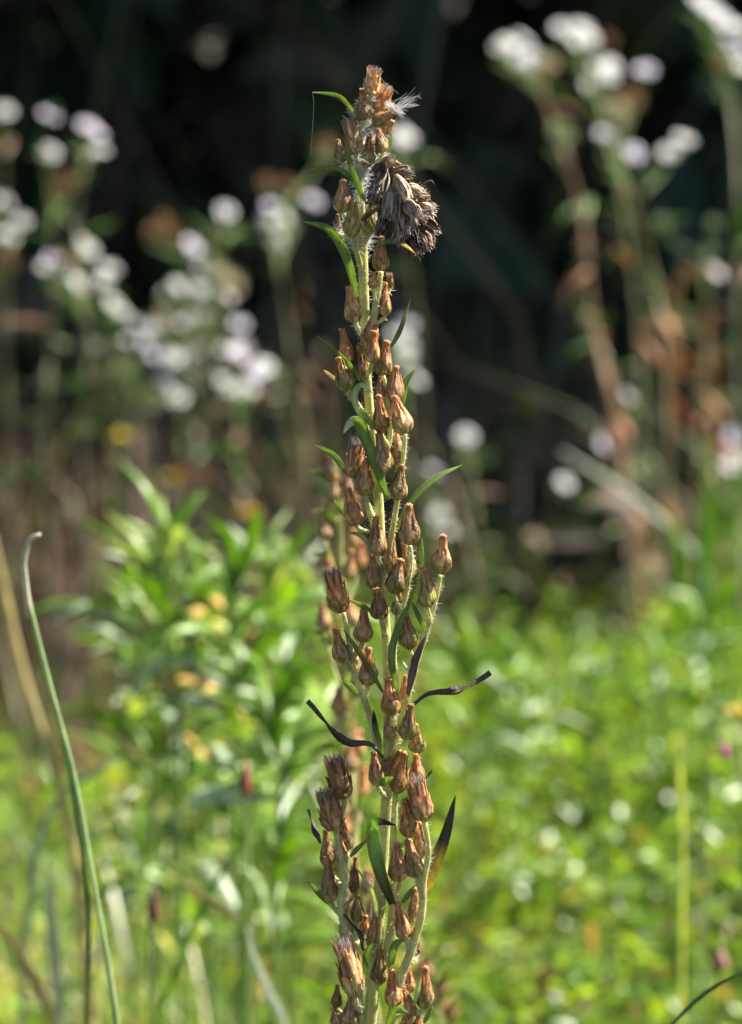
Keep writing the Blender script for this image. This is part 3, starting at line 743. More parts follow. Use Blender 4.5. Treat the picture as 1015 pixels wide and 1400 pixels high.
# ------------------------------------------------------------------ blurred cudweeds behind
def cudweed_behind(label, cp, Y, y0, y1, nh, seed):
    r_ = random.Random(seed); u = mm(Y)
    q = crv(cp, 40); P = np.array([at(a, b, Y) for a, b in q])
    b0 = np.array((P[0][0], Y, 0.)); e = empty('cudweed_plant', b0); tag(e, label, 'plant')
    Pm = np.vstack([[b0], P]); mb = MB(); mb.tube(Pm, np.linspace(7, 3, len(Pm)) * U, STEMC * .9, 8); part('stem', mb.mesh('stem', M_STEM), e)
    for i in range(nh):
        py = y0 + (y1 - y0) * (i + r_.random()) / nh
        k = int(np.argmin(abs(q[:, 1] - py))); cx = q[k, 0]
        s = r_.choice((-1, 1)) * r_.uniform(3, 24); dy = r_.uniform(-.008, .006)
        B = at(cx + s, py, Y + dy); T_ = at(cx + s * 1.15 + r_.uniform(-5, 5), py - r_.uniform(34, 42), Y + dy)
        place_head(e, B, T_, 24 * U * .95, 'closed', r_.choice('nopnm'))
        a = at(q[max(0, k - 4), 0], q[max(0, k - 4), 1], Y)
        stalk_between(e, a, (0, 0, 1), B, T_ - B, 3 * U, 2.6 * U)
    for i in range(8):
        py = y0 + (y1 - y0) * r_.random(); k = int(np.argmin(abs(q[:, 1] - py))); s = r_.choice((-1, 1))
        pts = [at(q[k, 0], q[k, 1], Y), at(q[k, 0] + s * 18, q[k, 1] - 22, Y), at(q[k, 0] + s * 40, q[k, 1] - 24, Y - .004)]
        mb = MB(); mb.add(*leaf_solid(crv(pts, 9), 12 * U, GREEN_T, GREEN_B, .3)); part('leaf', mb.mesh('leaf', M_LEAF), e)
cudweed_behind('blurred cudweed stalk just behind the sharp one, showing left of its stem', [(520, 1420), (492, 1250), (476, 1050), (466, 880), (466, 720), (458, 625)], .86, 650, 1330, 46, 3)
cudweed_behind('short blurred cudweed low down behind the right side of the sharp stalk', [(604, 1480), (600, 1400), (592, 1330), (588, 1285)], .98, 1300, 1420, 6, 4)

# ------------------------------------------------------------------ asters
def flower_meshes(seed, rayc, nr=24, closed=.4, R0=.0052):
    r_ = np.random.default_rng(seed)
    cup = MB(); k = 7; V, C = [], []
    for i in range(k):
        t = i / (k - 1); r = np.interp(t, [0, .3, .8, 1], [.0006, .0022, .0026, .0024])
        for j in range(10):
            a = 6.283 * j / 10; V.append((r * math.cos(a), r * math.sin(a), t * .0048)); C.append((.13, .20, .06))
    F = [(i * 10 + j, i * 10 + (j + 1) % 10, (i + 1) * 10 + (j + 1) % 10, (i + 1) * 10 + j) for i in range(k - 1) for j in range(10)]
    F.append(tuple(60 + j for j in range(10)))
    cup.add(V, F, C)
    rays = MB()
    for i in range(nr):
        a = 6.283 * i / nr + r_.normal(0, .08); el = closed + r_.normal(0, .16); ln = R0 * r_.uniform(.8, 1.1)
        d = np.array((math.cos(a), math.sin(a), 0)); p0 = d * .002 + (0, 0, .0046)
        P = [p0, p0 + d * ln * .5 * math.cos(el + .2) + np.array((0, 0, ln * .5 * math.sin(el + .2))), p0 + d * ln * math.cos(el - .15) + np.array((0, 0, ln * math.sin(el - .15)))]
        rays.add(*leaf_solid(crv(P, 6), .0016, np.array(rayc) * r_.uniform(.92, 1.04), np.array(rayc), 0, .2, 0, view=(0, 0, -1), thick=.00006, wprof=lambda v: .55 + .45 * math.sin(math.pi * min(v, .8)) if v < .95 else .4))
    disc = MB()
    for i in range(26):
        rr = .0021 * math.sqrt((i + .5) / 26); a = i * 2.4; p = np.array((rr * math.cos(a), rr * math.sin(a), .0045))
        disc.tube([p, p + (rr * .1 * math.cos(a), rr * .1 * math.sin(a), .0012), p + (0, 0, .0017)], [.0003, .0004, .0001], np.array((.60, .48, .14)) * r_.uniform(.7, 1.1), 5)
    return cup.mesh('flower_head', M_STALK), rays.mesh('ray_florets', M_PETAL), disc.mesh('disc_florets', M_STALK)

def seedhead_mesh(seed, colr):
    r_ = np.random.default_rng(seed); mb = MB()
    for i in range(120):
        d = unit(r_.normal(0, 1, 3) * (1, 1, .8) + (0, 0, .45)); p0 = np.array((0, 0, .003)); L_ = r_.uniform(.004, .007)
        mb.add(*leaf_solid([p0, p0 + d * L_ * .6, p0 + d * L_], .0008, np.array(colr) * r_.uniform(.6, 1.2), colr, view=r_.normal(0, 1, 3)))
    mb.tube([(0, 0, 0), (0, 0, .004)], [.0008, .0016], (.2, .16, .07), 7)
    return mb.mesh('seed_head', M_PETAL)

FLW = {'w': [flower_meshes(1, (.86, .86, .88), 30), flower_meshes(2, (.87, .87, .89), 32, .6), flower_meshes(3, (.86, .86, .88), 28, .15)],
       'l': [flower_meshes(4, (.80, .77, .90), 30), flower_meshes(5, (.79, .75, .90), 30, .5)]}
SEEDH = {'t': [seedhead_mesh(1, (.46, .31, .17)), seedhead_mesh(2, (.40, .25, .13))], 'c': [seedhead_mesh(3, (.70, .64, .48))], 'g': [seedhead_mesh(4, (.45, .52, .30))]}
def lance_leaf(seed, colr, L_=.03, W_=.006, mat=None):
    r_ = np.random.default_rng(seed); mb = MB(); c = np.array(colr)
    P = [(0, 0, 0), (L_ * .35, 0, L_ * .10), (L_ * .7, 0, L_ * r_.uniform(-.02, .12)), (L_, 0, L_ * r_.uniform(-.3, .0))]
    mb.add(*leaf_solid(crv(P, 10), W_, c, c * 1.15, 0, .3, r_.uniform(-.5, .5), view=(0, 0, -1), thick=.0001, wprof=lambda v: math.sin(math.pi * min(1, .06 + .94 * v)) ** .75 + .02))
    return mb.mesh('leaf', mat or M_HERB)
ALEAF = {'g': [lance_leaf(i, (.08, .15, .035), .028, .005) for i in range(3)], 'o': [lance_leaf(5 + i, (.36, .17, .09), .018, .006, M_STRAW) for i in range(2)], 'b': [lance_leaf(8, (.22, .14, .10), .026, .006)]}

def put_leaf(parent, me, p, az, el, s=1., roll=0., name='leaf', color=None, label=None):
    q = Quaternion((0, 0, 1), az) @ Quaternion((0, 1, 0), -el) @ Quaternion((1, 0, 0), roll)
    return part(name, me, parent, Matrix.Translation(Vector(p)) @ q.to_matrix().to_4x4() @ Matrix.Scale(s, 4), color=color, label=label)

def aster(label, cp, Y, flowers, seed, stemc=(.17, .17, .08), nl=8, orange=0, rad=.0011):
    r_ = random.Random(seed)
    k = 30; q = crv(cp, k); dy = np.cumsum([r_.uniform(-.006, .006) for _ in range(k)])
    P = np.array([at(a, b, Y + d) for (a, b), d in zip(q, dy)])
    b0 = np.array((P[0][0] + r_.uniform(-.01, .01), P[0][1], 0.))
    e = empty('aster_plant', b0); tag(e, label, 'aster', 'asters standing behind the cudweed')
    Pm = np.vstack([crv([b0, (b0 + P[0]) / 2 + (.003, 0, 0), P[0]], 8)[:-1], P])
    cm = np.array([np.array(stemc) * (1 + .15 * math.sin(i * .8)) for i in range(len(Pm))])
    mb = MB(); mb.tube(Pm, np.linspace(rad * 1.5, rad * .7, len(Pm)), cm, 8); part('stem', mb.mesh('stem', M_STALK), e)
    for fx, fy, ft, fs in flowers:
        dY = r_.uniform(-.06, .06)
        B = at(fx, fy + 10, Y + dY)
        d = np.hypot(q[:, 0] - fx, q[:, 1] - (fy + 75)) + np.where(q[:, 1] < fy + 22, 400, 0); i = int(np.argmin(d)); A = P[i]
        if q[i, 1] < fy: i = 0; A = P[0]
        up = Vector((r_.uniform(.0, 1.0), r_.uniform(-1.0, -.2), 1)).normalized()
        t = np.linspace(0, 1, 9)[:, None]; dist = np.linalg.norm(B - A)
        c1 = A + unit(P[min(i + 1, k - 1)] - P[max(i - 1, 0)] + 1e-9) * dist * .35; c2 = B - np.array(up) * dist * .3
        Q = (1 - t) ** 3 * A + 3 * (1 - t) ** 2 * t * c1 + 3 * (1 - t) * t * t * c2 + t ** 3 * B
        mb = MB(); mb.tube(Q, np.linspace(rad * .7, rad * .45, 9), np.array((.16, .22, .07)), 6); part('branch', mb.mesh('branch', M_STALK), e)
        for b in range(3):
            j = r_.randrange(3, 9); put_leaf(e, r_.choice(ALEAF['g']), Q[j], r_.uniform(0, 6.28), r_.uniform(.2, 1.0), r_.uniform(.3, .55))
        Mx = Matrix.Translation(Vector(B)) @ (up.to_track_quat('Z', 'Y') @ Quaternion((0, 0, 1), r_.uniform(0, 6))).to_matrix().to_4x4() @ Matrix.Scale(fs * (.68 if ft in FLW else .8), 4)
        if ft in FLW:
            cup, ry, dc = r_.choice(FLW[ft]); o = part('flower_head', cup, e, Mx); sub('ray_florets', ry, o); sub('disc_florets', dc, o)
        else:
            part('seed_head', r_.choice(SEEDH[ft]), e, Mx)
    for i in range(nl):
        j = r_.randrange(2, k - 2); put_leaf(e, r_.choice(ALEAF['g'] + ALEAF['b']), P[j], r_.uniform(0, 6.28), r_.uniform(-.3, .9), r_.uniform(.6, 1.1))
    for i in range(orange):
        j = r_.randrange(3, k - 6); put_leaf(e, r_.choice(ALEAF['o']), P[j], r_.uniform(0, 6.28), r_.uniform(-1.3, -.4), r_.uniform(.8, 1.4))
    return e

W, Lc = 'w', 'l'
aster('white aster stem cut by the left edge with a flower near the top', [(18, 800), (10, 560), (8, 400), (4, 165)], 2.3, [(6, 148, W, 1), (0, 272, W, 1), (30, 298, W, .9), (8, 322, W, 1.1), (12, 355, 't', 1.1), (2, 345, 't', 1)], 1)
aster('slender aster with two white flowers one above the other near the upper left', [(70, 800), (60, 600), (72, 420), (66, 215)], 2.25, [(64, 158, Lc, 1.1), (66, 205, W, 1.05), (84, 240, 't', 1.2), (96, 245, 't', 1), (76, 258, 't', 1)], 2)
aster('aster with the uppermost lilac flower of the left group', [(120, 800), (112, 620), (120, 440), (104, 300), (122, 205)], 2.2, [(116, 172, Lc, 1.15), (126, 180, Lc, 1.1), (136, 204, W, 1)], 3)
aster('aster with a wide cluster of six white flowers at the upper left', [(150, 800), (150, 600), (120, 450), (102, 385)], 2.3, [(104, 328, W, 1.1), (118, 340, W, 1.1), (72, 352, Lc, 1.05), (88, 372, W, 1.1), (104, 385, W, 1.05), (60, 362, W, .8)], 4)
aster('aster with white flowers stacked below the wide cluster on the left', [(168, 800), (166, 600), (160, 500), (150, 400)], 2.35, [(148, 366, W, 1.2), (142, 380, W, .9), (150, 412, W, 1.1), (165, 424, W, .9), (128, 466, Lc, .8), (175, 462, W, .9), (196, 464, Lc, .8)], 5, (.2, .2, .10))
aster('aster with a lilac flower on top and a white pair low on the stem', [(235, 800), (262, 640), (272, 560), (266, 450), (259, 345)], 2.25, [(257, 334, Lc, 1.15), (240, 385, W, .9), (238, 420, 'g', 1.2), (214, 442, W, .8), (234, 486, W, 1.2), (226, 520, Lc, 1), (242, 540, W, 1.1), (218, 430, 'c', 1), (262, 428, W, .85)], 6, (.24, .16, .13))
aster('aster with cream seed tufts under a lone white flower', [(290, 800), (288, 600), (296, 470), (300, 380), (304, 300)], 2.3, [(305, 287, W, 1.1), (288, 362, 'g', 1.3), (312, 385, 'c', 1.4), (302, 372, 'c', 1.2), (282, 430, W, 1), (325, 440, Lc, .95), (272, 392, W, .9), (306, 402, W, 1), (220, 300, 't', 1.2), (240, 320, 't', 1.1), (205, 312, 't', 1)], 7)
aster('low aster with a broad cluster of white flowers left of the cudweed', [(350, 800), (336, 640), (330, 555)], 2.25, [(318, 480, Lc, 1.15), (358, 500, W, 1.2), (346, 506, Lc, 1), (304, 522, W, 1.1), (322, 530, W, 1.1), (336, 526, W, 1), (350, 545, 't', 1.3), (378, 508, 'g', 1)], 8, (.26, .16, .12))
aster('aster left of the cudweed tip with white flowers and one lilac', [(430, 800), (415, 600), (396, 460), (376, 330)], 2.4, [(370, 280, Lc, 1), (366, 298, W, 1), (386, 294, W, 1), (378, 325, W, 1.1), (424, 273, Lc, 1.1), (364, 246, 't', 1.1), (392, 250, 't', 1.1), (444, 196, 't', 1.3), (438, 214, 'g', 1.2), (394, 310, 'g', 1)], 9)
aster('tall reddish aster stem with white flowers at the upper right', [(872, 820), (852, 640), (835, 540), (810, 440), (797, 300), (765, 190), (735, 115)], 2.2, [(682, 66, W, 1), (724, 70, W, .9), (692, 58, W, 1.2), (708, 54, W, 1.2), (698, 80, Lc, 1.2), (714, 86, Lc, 1.1), (746, 84, 'c', 1.2), (738, 96, 't', 1), (760, 182, 'g', 1.6)], 10, (.36, .22, .15), 10, 4, .0012)
aster('aster with three white flowers level with each other on the right', [(905, 820), (912, 600), (905, 450), (884, 340), (852, 240)], 2.25, [(824, 185, Lc, 1.15), (862, 206, Lc, 1.1), (914, 208, W, 1.15), (930, 192, W, 1.2), (880, 96, Lc, 1.2), (845, 150, 'c', 1.4), (858, 132, 't', 1.3), (836, 160, 'c', 1.2)], 11, (.30, .26, .14), 10, 3, .0011)
aster('aster with two broad white clusters near the top edge on the right', [(890, 820), (880, 600), (868, 400), (846, 250), (822, 135)], 2.3, [(766, 36, W, 1), (832, 84, W, 1), (790, 40, W, 1.3), (776, 52, W, 1.1), (802, 48, W, 1.1), (816, 94, W, 1.3), (828, 104, W, 1.1), (804, 114, W, 1.1), (828, 52, 't', 1.1)], 12, (.28, .27, .16), 8, 2, .0010)
aster('aster at the right edge with lilac stem and flowers at the very top', [(1014, 820), (1008, 500), (1008, 240), (992, 90)], 2.1, [(950, 0, W, 1.1), (1008, 40, W, 1.1), (985, 52, Lc, 1), (1012, 90, W, 1), (962, 8, Lc, 1.1), (972, 18, W, 1.2), (986, 28, W, 1.1), (1002, 64, Lc, 1.2), (992, 78, 'c', 1.3), (978, 90, 't', 1.2)], 13, (.24, .24, .14), 8, 0, .0012)
aster('aster with a single round white flower on the right', [(948, 820), (955, 620), (962, 480), (972, 385)], 2.4, [(973, 370, W, 1.15), (905, 300, 'g', 1)], 14, (.28, .19, .11), 8, 4, .0010)
aster('aster with three separate small white flowers at mid height on the right', [(862, 820), (856, 680), (850, 560)], 2.3, [(850, 540, W, 1.1), (824, 604, Lc, 1.2), (768, 655, W, 1)], 15, (.22, .17, .10), 5, 2)
aster('short aster with one white flower right of the cudweed', [(660, 820), (650, 700), (637, 606)], 2.3, [(635, 592, W, 1.1), (650, 612, 'g', .8)], 16)
aster('low aster with dim lilac flowers close to the right of the cudweed', [(604, 860), (594, 730), (588, 655)], 2.55, [(586, 640, Lc, 1.1), (600, 700, W, 1.1), (612, 722, W, 1), (590, 715, W, .9), (728, 735, 'c', 1.4)], 17)
aster('aster whose white flowers show right behind the cudweed stalk', [(566, 820), (556, 620), (552, 510)], 2.3, [(552, 440, Lc, 1.1), (544, 455, W, 1.1), (556, 470, W, 1), (556, 492, W, 1.1), (564, 516, W, 1)], 18)
aster('tall aster with one white flower behind the cudweed tip', [(590, 820), (575, 500), (556, 300), (550, 195)], 2.5, [(550, 182, W, 1.4), (545, 186, W, 1.2)], 19, nl=3)
aster('low aster with lilac white flowers against the right edge', [(1005, 830), (1004, 720), (1002, 640)], 2.2, [(1003, 595, Lc, 1.2), (995, 632, W, 1.2), (886, 773, 'c', 1.3), (1012, 620, W, 1)], 20)

aster('faint aster with tiny distant flowers right of the cudweed', [(690, 830), (700, 720), (712, 640)], 2.9, [(664, 735, W, .8), (690, 700, Lc, .8), (745, 600, W, .7), (760, 705, W, .8), (702, 640, 'g', 1)], 21)
aster('faint aster with small dots of flowers in the shade at mid right', [(905, 830), (900, 740), (915, 640)], 2.8, [(905, 652, W, .8), (930, 560, Lc, .8), (840, 706, W, .8), (800, 562, W, .7), (895, 700, Lc, .7), (945, 700, W, .8)], 22)
aster('aster with scattered small flowers in front of the dark wood on the left', [(200, 830), (205, 700), (195, 560)], 2.6, [(185, 440, Lc, .9), (205, 480, Lc, .8), (270, 470, W, .9), (185, 510, 'g', 1), (300, 470, W, .8), (225, 400, W, .9), (60, 510, Lc, .8), (40, 440, 't', 1), (262, 500, W, .9), (205, 450, W, 1), (165, 485, 'g', 1)], 23)
aster('aster with small lilac flowers inside the left white flower mass', [(250, 830), (250, 640), (245, 520)], 2.4, [(246, 440, Lc, 1), (258, 480, Lc, .9), (292, 505, W, 1), (276, 365, Lc, .9), (332, 470, W, .9)], 24)

DRYC = (.36, .19, .11)
for i_, (lab, cp, fl) in enumerate([
    ('dead orange brown aster stalk under the level white flowers on the right', [(900, 830), (908, 640), (918, 500), (926, 385)], [(918, 400, 't', 1), (935, 370, 't', 1.1), (905, 440, 't', .9), (940, 430, 't', 1)]),
    ('dead reddish aster stalk leaning left behind the tall one on the right', [(880, 830), (862, 680), (838, 530), (806, 430)], [(806, 436, 't', 1.3), (830, 505, 't', 1), (798, 330, 't', .9), (845, 570, 't', .8)]),
    ('dead brown aster stalk near the right edge below the round flower', [(985, 830), (978, 640), (970, 520), (966, 440)], [(966, 436, 't', 1.2), (980, 480, 't', 1), (955, 520, 't', .9), (990, 540, 't', 1), (975, 300, 'g', .9)])]):
    aster(lab, cp, 2.35 + .08 * i_, fl, 60 + i_, DRYC, 6, 5, .0011)

# ------------------------------------------------------------------ bright leafy herbs on the left
HLEAF = [lance_leaf(20 + i, c, .038, .0052) for i, c in enumerate([(.13, .22, .04), (.16, .26, .045), (.15, .24, .055), (.20, .29, .06)])]
HYEL = lance_leaf(30, (.50, .34, .09), .022, .008, M_STRAW); HPALE = lance_leaf(31, (.32, .38, .30), .032, .006)

def leafy_herb(label, cp, Y, nl, seed, yellow=(), s=1.):
    nl = int(nl * 1.5); cp = [(a, b + (62 if i == len(cp) - 1 else 20)) for i, (a, b) in enumerate(cp)]
    r_ = random.Random(seed); k = 24; q = crv(cp, k); P = np.array([at(a, b, Y) for a, b in q])
    b0 = np.array((P[0][0], Y, 0.)); e = empty('leafy_herb', b0); tag(e, label, 'herb', 'leafy herbs behind on the left')
    Pm = np.vstack([[b0], P]); mb = MB(); mb.tube(Pm, np.linspace(.0010, .0005, len(Pm)), (.16, .24, .06), 7); part('stem', mb.mesh('stem', M_STALK), e)
    for i in range(nl):
        v = ((i + r_.random()) / nl) ** .7; j = min(k - 1, int(v * k)); top = v > .85
        put_leaf(e, r_.choice(HLEAF + ([HPALE] if r_.random() < .8 else [])), P[j], i * 2.4 + r_.uniform(-1, 1), r_.uniform(.9, 1.35) if top else r_.uniform(-.15, 1.1), s * r_.uniform(.55, 1.2) * (.75 if top else 1), r_.uniform(-.9, .9))
    for yx, yy in yellow:
        j = int(np.argmin(np.hypot(q[:, 0] - yx, q[:, 1] - yy)))
        A = at(yx, yy, Y)
        put_leaf(e, HYEL, A - np.array((.008, 0, -.004)), r_.uniform(-.5, .5), r_.uniform(-.6, .0), 1.1, name='yellow_leaf')
    return e
for lab, cp, Y, nl, yel in [
    ('leftmost bright green leafy herb of the clump', [(215, 1250), (205, 1000), (190, 860), (185, 735)], 1.25, 22, [(222, 1012)]),
    ('leafy herb with a pale upright tip leaf left of centre', [(250, 1280), (245, 1000), (235, 830), (226, 700)], 1.2, 26, [(275, 945)]),
    ('leafy herb with the tallest top of the green clump', [(290, 1300), (282, 1000), (278, 850), (276, 725)], 1.28, 26, [(258, 840)]),
    ('leafy herb in the middle of the green clump', [(330, 1300), (325, 1050), (318, 880), (322, 745)], 1.18, 28, []),
    ('leafy herb leaning right in the green clump', [(345, 1300), (352, 1080), (362, 900), (376, 735)], 1.24, 28, [(300, 830)]),
    ('leafy herb nearest to the left side of the cudweed', [(395, 1300), (400, 1060), (404, 900), (412, 765)], 1.3, 26, []),
    ('low leafy herb with broad leaves below the green clump', [(375, 1330), (378, 1160), (384, 1040), (372, 930)], 1.12, 22, []),
    ('low leafy herb at the left foot of the green clump', [(180, 1330), (190, 1160), (210, 1040), (196, 900)], 1.3, 20, []),
]:
    leafy_herb(lab, cp, Y, nl, hash(lab) % 1000 if False else sum(map(ord, lab)), yel, .9)
for lab, cp, Y, nl in [
    ('small leafy herb rising from the green mass right of the cudweed', [(640, 1150), (648, 960), (640, 850)], 1.5, 16),
    ('pale tipped leafy herb at the far edge of the green mass', [(700, 1150), (706, 950), (694, 850)], 1.6, 16),
    ('leafy herb at the right end of the green mass', [(960, 1150), (968, 930), (962, 790)], 1.6, 18),
    ('leafy herb just in from the right edge above the green mass', [(900, 1150), (905, 940), (915, 815)], 1.65, 16),
]:
    e = leafy_herb(lab, cp, Y, nl, sum(map(ord, lab)), (), .8); e['group'] = 'leafy herbs behind on the right'

# ------------------------------------------------------------------ single grasses, stalks and buds
def grass_stalk(name, label, cp, Y, wd, colr, cat='grass', mat=None, tip=None, dY=0., root=True, group=None, roll=.2, culm=False):
    k = 40; q = crv(cp, k); P = np.array([at(a, b, Y + dY * i / k) for i, (a, b) in enumerate(q)])
    b0 = np.array((P[0][0], Y, 0.)) if root else P[0]
    e = empty(name, b0); tag(e, label, cat, group)
    ct = np.array(colr) if tip is None else ramp([colr, colr, colr, tip], k + (8 if root else 0))
    Pm = np.vstack([crv([b0, (b0 + P[0]) / 2, P[0]], 9)[:-1], P]) if root else P
    mb = MB(); u = mm(Y)
    if culm: mb.tube(Pm, wd * .5 * u * np.linspace(1, .45, len(Pm)), ct, 9)
    else: mb.add(*leaf_solid(Pm, wd * u, ct, ct, roll, .55, .5, thick=.0002, wprof=lambda v: ((1 - v ** 3) * .95 + .05) * (min(1, .35 + v * 1.1) if root else min(1, .2 + v * 3))))
    part('blade', mb.mesh('blade', mat or M_HERB), e)
    return e
g1 = grass_stalk('grass_blade', 'long curved grass stalk with a hooked tip at the left', [(160, 1400), (148, 1320), (125, 1190), (101, 1060), (68, 935), (42, 830), (33, 770), (40, 738), (56, 731)], .80, 9.5, (.32, .42, .20), tip=(.48, .50, .40), mat=M_STRAW, culm=True)
mb = MB(); mb.tube([at(a, b, .798) for a, b in crv([(40, 845), (34, 790), (33, 765), (41, 738), (56, 731)], 12)], np.linspace(.0007, .0004, 12), (.40, .38, .28), 7)
part('flower_spike', mb.mesh('flower_spike', M_STALK), g1)
grass_stalk('grass_blade', 'thinner green grass blade leaning against the hooked one', [(118, 1400), (122, 1250), (104, 1100), (76, 960), (46, 855)], .84, 9, (.10, .19, .06))
grass_stalk('grass_blade', 'thick straw yellow grass stalk at the left edge', [(125, 1400), (104, 1180), (76, 1060), (34, 930), (4, 800), (-14, 720)], 1.16, 19, (.46, .38, .17), mat=M_STRAW, culm=True)
grass_stalk('grass_blade', 'pale upright grass blade low at the left', [(84, 1400), (76, 1300), (70, 1220), (66, 1165)], 1.1, 24, (.48, .50, .34), mat=M_STRAW)
grass_stalk('grass_blade', 'faint pale blade arching low on the left', [(30, 1420), (40, 1240), (70, 1110), (140, 1050), (175, 1040)], 1.2, 16, (.34, .38, .26), mat=M_STRAW)
grass_stalk('grass_blade', 'straw coloured blade crossing the bottom left corner', [(86, 1420), (50, 1340), (10, 1275), (-20, 1250)], 1.0, 18, (.36, .31, .16), root=False, mat=M_STRAW)
grass_stalk('grass_blade', 'bleached bent grass blade at the bottom left of the cudweed', [(392, 1400), (372, 1360), (350, 1310), (338, 1268)], .98, 15, (.62, .64, .55), mat=M_PETAL)
grass_stalk('grass_blade', 'straw blade slanting down to the bleached bent one', [(332, 1258), (300, 1236), (262, 1212), (228, 1192)], .98, 12, (.42, .38, .22), root=False, mat=M_STRAW)
grass_stalk('grass_blade', 'bright green slanting grass blade below the leafy clump', [(205, 1420), (260, 1280), (300, 1200), (345, 1120)], 1.05, 14, (.12, .22, .04))
grass_stalk('grass_blade', 'upright light green blade beside the bleached bent one', [(335, 1420), (338, 1300), (334, 1230), (330, 1185)], 1.02, 16, (.17, .27, .05))
grass_stalk('grass_blade', 'dark green blade crossing the bottom right corner', [(915, 1405), (950, 1370), (990, 1342), (1040, 1318)], .76, 7, (.07, .14, .04), root=False)
grass_stalk('grass_blade', 'broad whitish blade pointing left among the asters on the right', [(992, 900), (955, 768), (880, 688), (768, 616)], 2.0, 11, (.72, .76, .68), mat=M_PETAL, roll=.7)
grass_stalk('grass_blade', 'pale green blade slanting below the whitish one on the right', [(985, 900), (975, 800), (945, 745), (905, 720)], 2.0, 13, (.62, .66, .56), mat=M_PETAL, roll=.7)
grass_stalk('grass_blade', 'upright bright green blade of the tuft near the right edge', [(950, 880), (962, 760), (968, 670), (972, 590)], 1.9, 22, (.14, .24, .05))
grass_stalk('grass_blade', 'second green blade of the tuft near the right edge', [(985, 880), (978, 780), (984, 690), (996, 640)], 1.95, 20, (.16, .26, .06))
grass_stalk('grass_blade', 'short leaning green blade of the tuft near the right edge', [(940, 880), (935, 790), (925, 730), (905, 690)], 1.9, 18, (.18, .28, .06))
grass_stalk('grass_blade', 'outermost green blade of the tuft beside the right edge', [(1005, 880), (1003, 780), (1010, 690), (1022, 620)], 1.9, 20, (.17, .27, .06))
grass_stalk('grass_blade', 'pale thin blade standing in the green mass on the right', [(935, 1160), (932, 1090), (930, 1040), (931, 1005)], 1.15, 11, (.42, .48, .30))
dl_ = grass_stalk('dead_leaf', 'large pinkish white dead leaf among the right asters', [(868, 705), (850, 688), (825, 680), (796, 690)], 2.1, 30, (.62, .54, .50), cat='dead leaf', mat=M_PETAL, root=False)
_p = at(868, 705, 2.1); mb = MB(); mb.tube(crv([(_p[0] + .01, 2.1, 0), (_p[0] + .012, 2.1, _p[2] * .6), _p], 12), .0008, (.2, .14, .08), 6); part('leaf_stalk', mb.mesh('leaf_stalk', M_STALK), dl_)

def bud(label, px, py, L_, W_, Y, colr, stem_to):
    P = crv([at(px + 1, py + L_, Y), at(px, py + L_ * .5, Y), at(px, py, Y)], 9); base = at(*stem_to, Y); b0 = np.array((base[0], Y, 0.))
    e = empty('flower_bud', b0); tag(e, label, 'bud')
    mb = MB(); mb.tube(crv([b0, base, P[0]], 14), .0004, (.26, .30, .12), 6); part('stem', mb.mesh('stem', M_STALK), e)
    mb = MB(); mb.tube(P, np.array([.3, .75, 1, 1, .95, .85, .7, .5, .15]) * W_ * .5 * mm(Y), colr, 8); part('bud', mb.mesh('bud', M_STALK), e)
    for k_ in range(4):
        mb = MB(); a = k_ * 1.57 + .4; o_ = np.array((math.cos(a), math.sin(a), 0)) * W_ * .52 * mm(Y)
        mb.add(*leaf_solid(crv([P[0], P[2] + o_, P[5] + o_ * .95], 6), W_ * .5 * mm(Y), np.array(colr) * .8, np.array(colr) * .8, view=-o_)); part('sepal', mb.mesh('sepal', M_STALK), e)
bud('reddish brown bud in the grass left of the cudweed', 336, 1040, 52, 16, 1.0, (.34, .13, .08), (338, 1180))
bud('dark red narrow bud in the grass at the lower left', 211, 1216, 48, 15, .98, (.20, .09, .06), (206, 1330))
bud('magenta bud on a thin stem near the right edge', 990, 1016, 22, 14, 1.1, (.52, .10, .30), (966, 1100))
bud('small pale pink bud low at the right edge', 985, 1298, 30, 20, 1.1, (.45, .22, .20), (984, 1380))

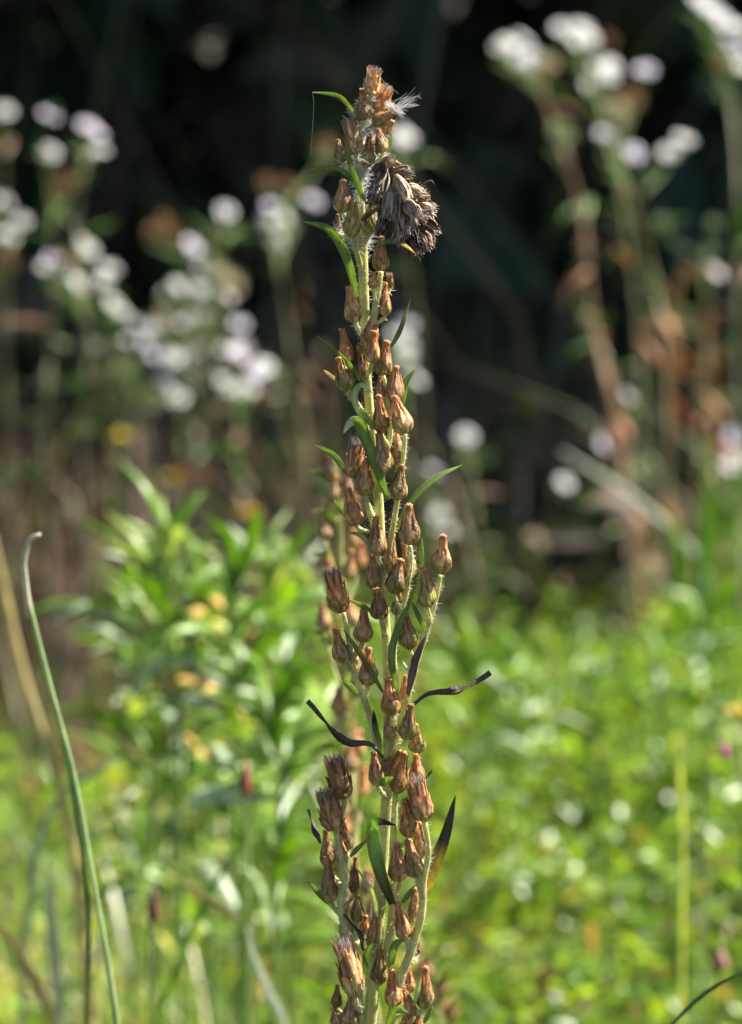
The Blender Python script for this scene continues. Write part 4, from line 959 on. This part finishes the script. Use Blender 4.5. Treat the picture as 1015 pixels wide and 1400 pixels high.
def yellow_flower(label, px, py, Y, s, colr):
    B = at(px, py + 4, Y); b0 = np.array((B[0] + .006, Y, 0.)); e = empty('yellow_flower', b0); tag(e, label, 'flower', 'small yellow flowers in the background')
    mb = MB(); mb.tube(crv([b0, (b0 + B) / 2 + (.004, 0, 0), B], 10), .0008, (.14, .18, .05), 6); part('stem', mb.mesh('stem', M_STALK), e)
    r_ = np.random.default_rng(int(px))
    for i in range(12):
        a = 6.283 * i / 12; d = np.array((math.cos(a), math.sin(a) * .8 - .1, .45 + .3 * (i % 2))); p1 = B + unit(d) * .009 * s
        mb = MB(); mb.add(*leaf_solid(crv([B, (B + p1) / 2 + (0, 0, .001), p1], 6), .0045 * s, np.array(colr), np.array(colr), view=(0, 0, -1), wprof=lambda v: .3 + .7 * math.sin(math.pi * (.1 + .8 * v))))
        part('petal', mb.mesh('petal', M_PETAL), e)
    mb = MB(); mb.tube([B, B + (0, 0, .002), B + (0, 0, .0035)], [.002 * s, .003 * s, .001 * s], np.array(colr) * (.8, .6, .5), 8); part('flower_centre', mb.mesh('flower_centre', M_STALK), e)
yellow_flower('bright yellow flower below the left asters', 162, 602, 2.3, 1.0, (.62, .52, .05))
yellow_flower('dim yellow flower low among the left asters', 233, 655, 2.6, .75, (.5, .40, .05))
yellow_flower('orange yellow flower above the green leafy clump', 341, 702, 2.1, .65, (.62, .42, .05))
yellow_flower('dull yellow flower left of the blurred cudweed', 402, 668, 2.7, 1.1, (.55, .45, .05))
yellow_flower('dull yellow flower in the shade right of the cudweed', 722, 562, 2.9, 1.5, (.50, .42, .05))
yellow_flower('yellow flower cut by the right edge', 1012, 978, 1.3, .6, (.62, .48, .06))

# ------------------------------------------------------------------ spider threads
def thread(label, pts):
    P = crv([P3(a, b, -.002) for a, b in pts], 24); mb = MB(); mb.tube(P, .000012, (.5, .51, .55), 4)
    o = bpy.data.objects.new('spider_thread', mb.mesh('spider_thread', M_HAIR)); col.objects.link(o); tag(o, label, 'spider thread', 'spider threads on the cudweed tip')
thread('spider thread from the topmost head down to the silky wisp', [(516, 102), (528, 114), (545, 128)])
thread('spider thread hanging straight down from the top left leaf tip', [(428, 127), (429, 150), (425, 212)])
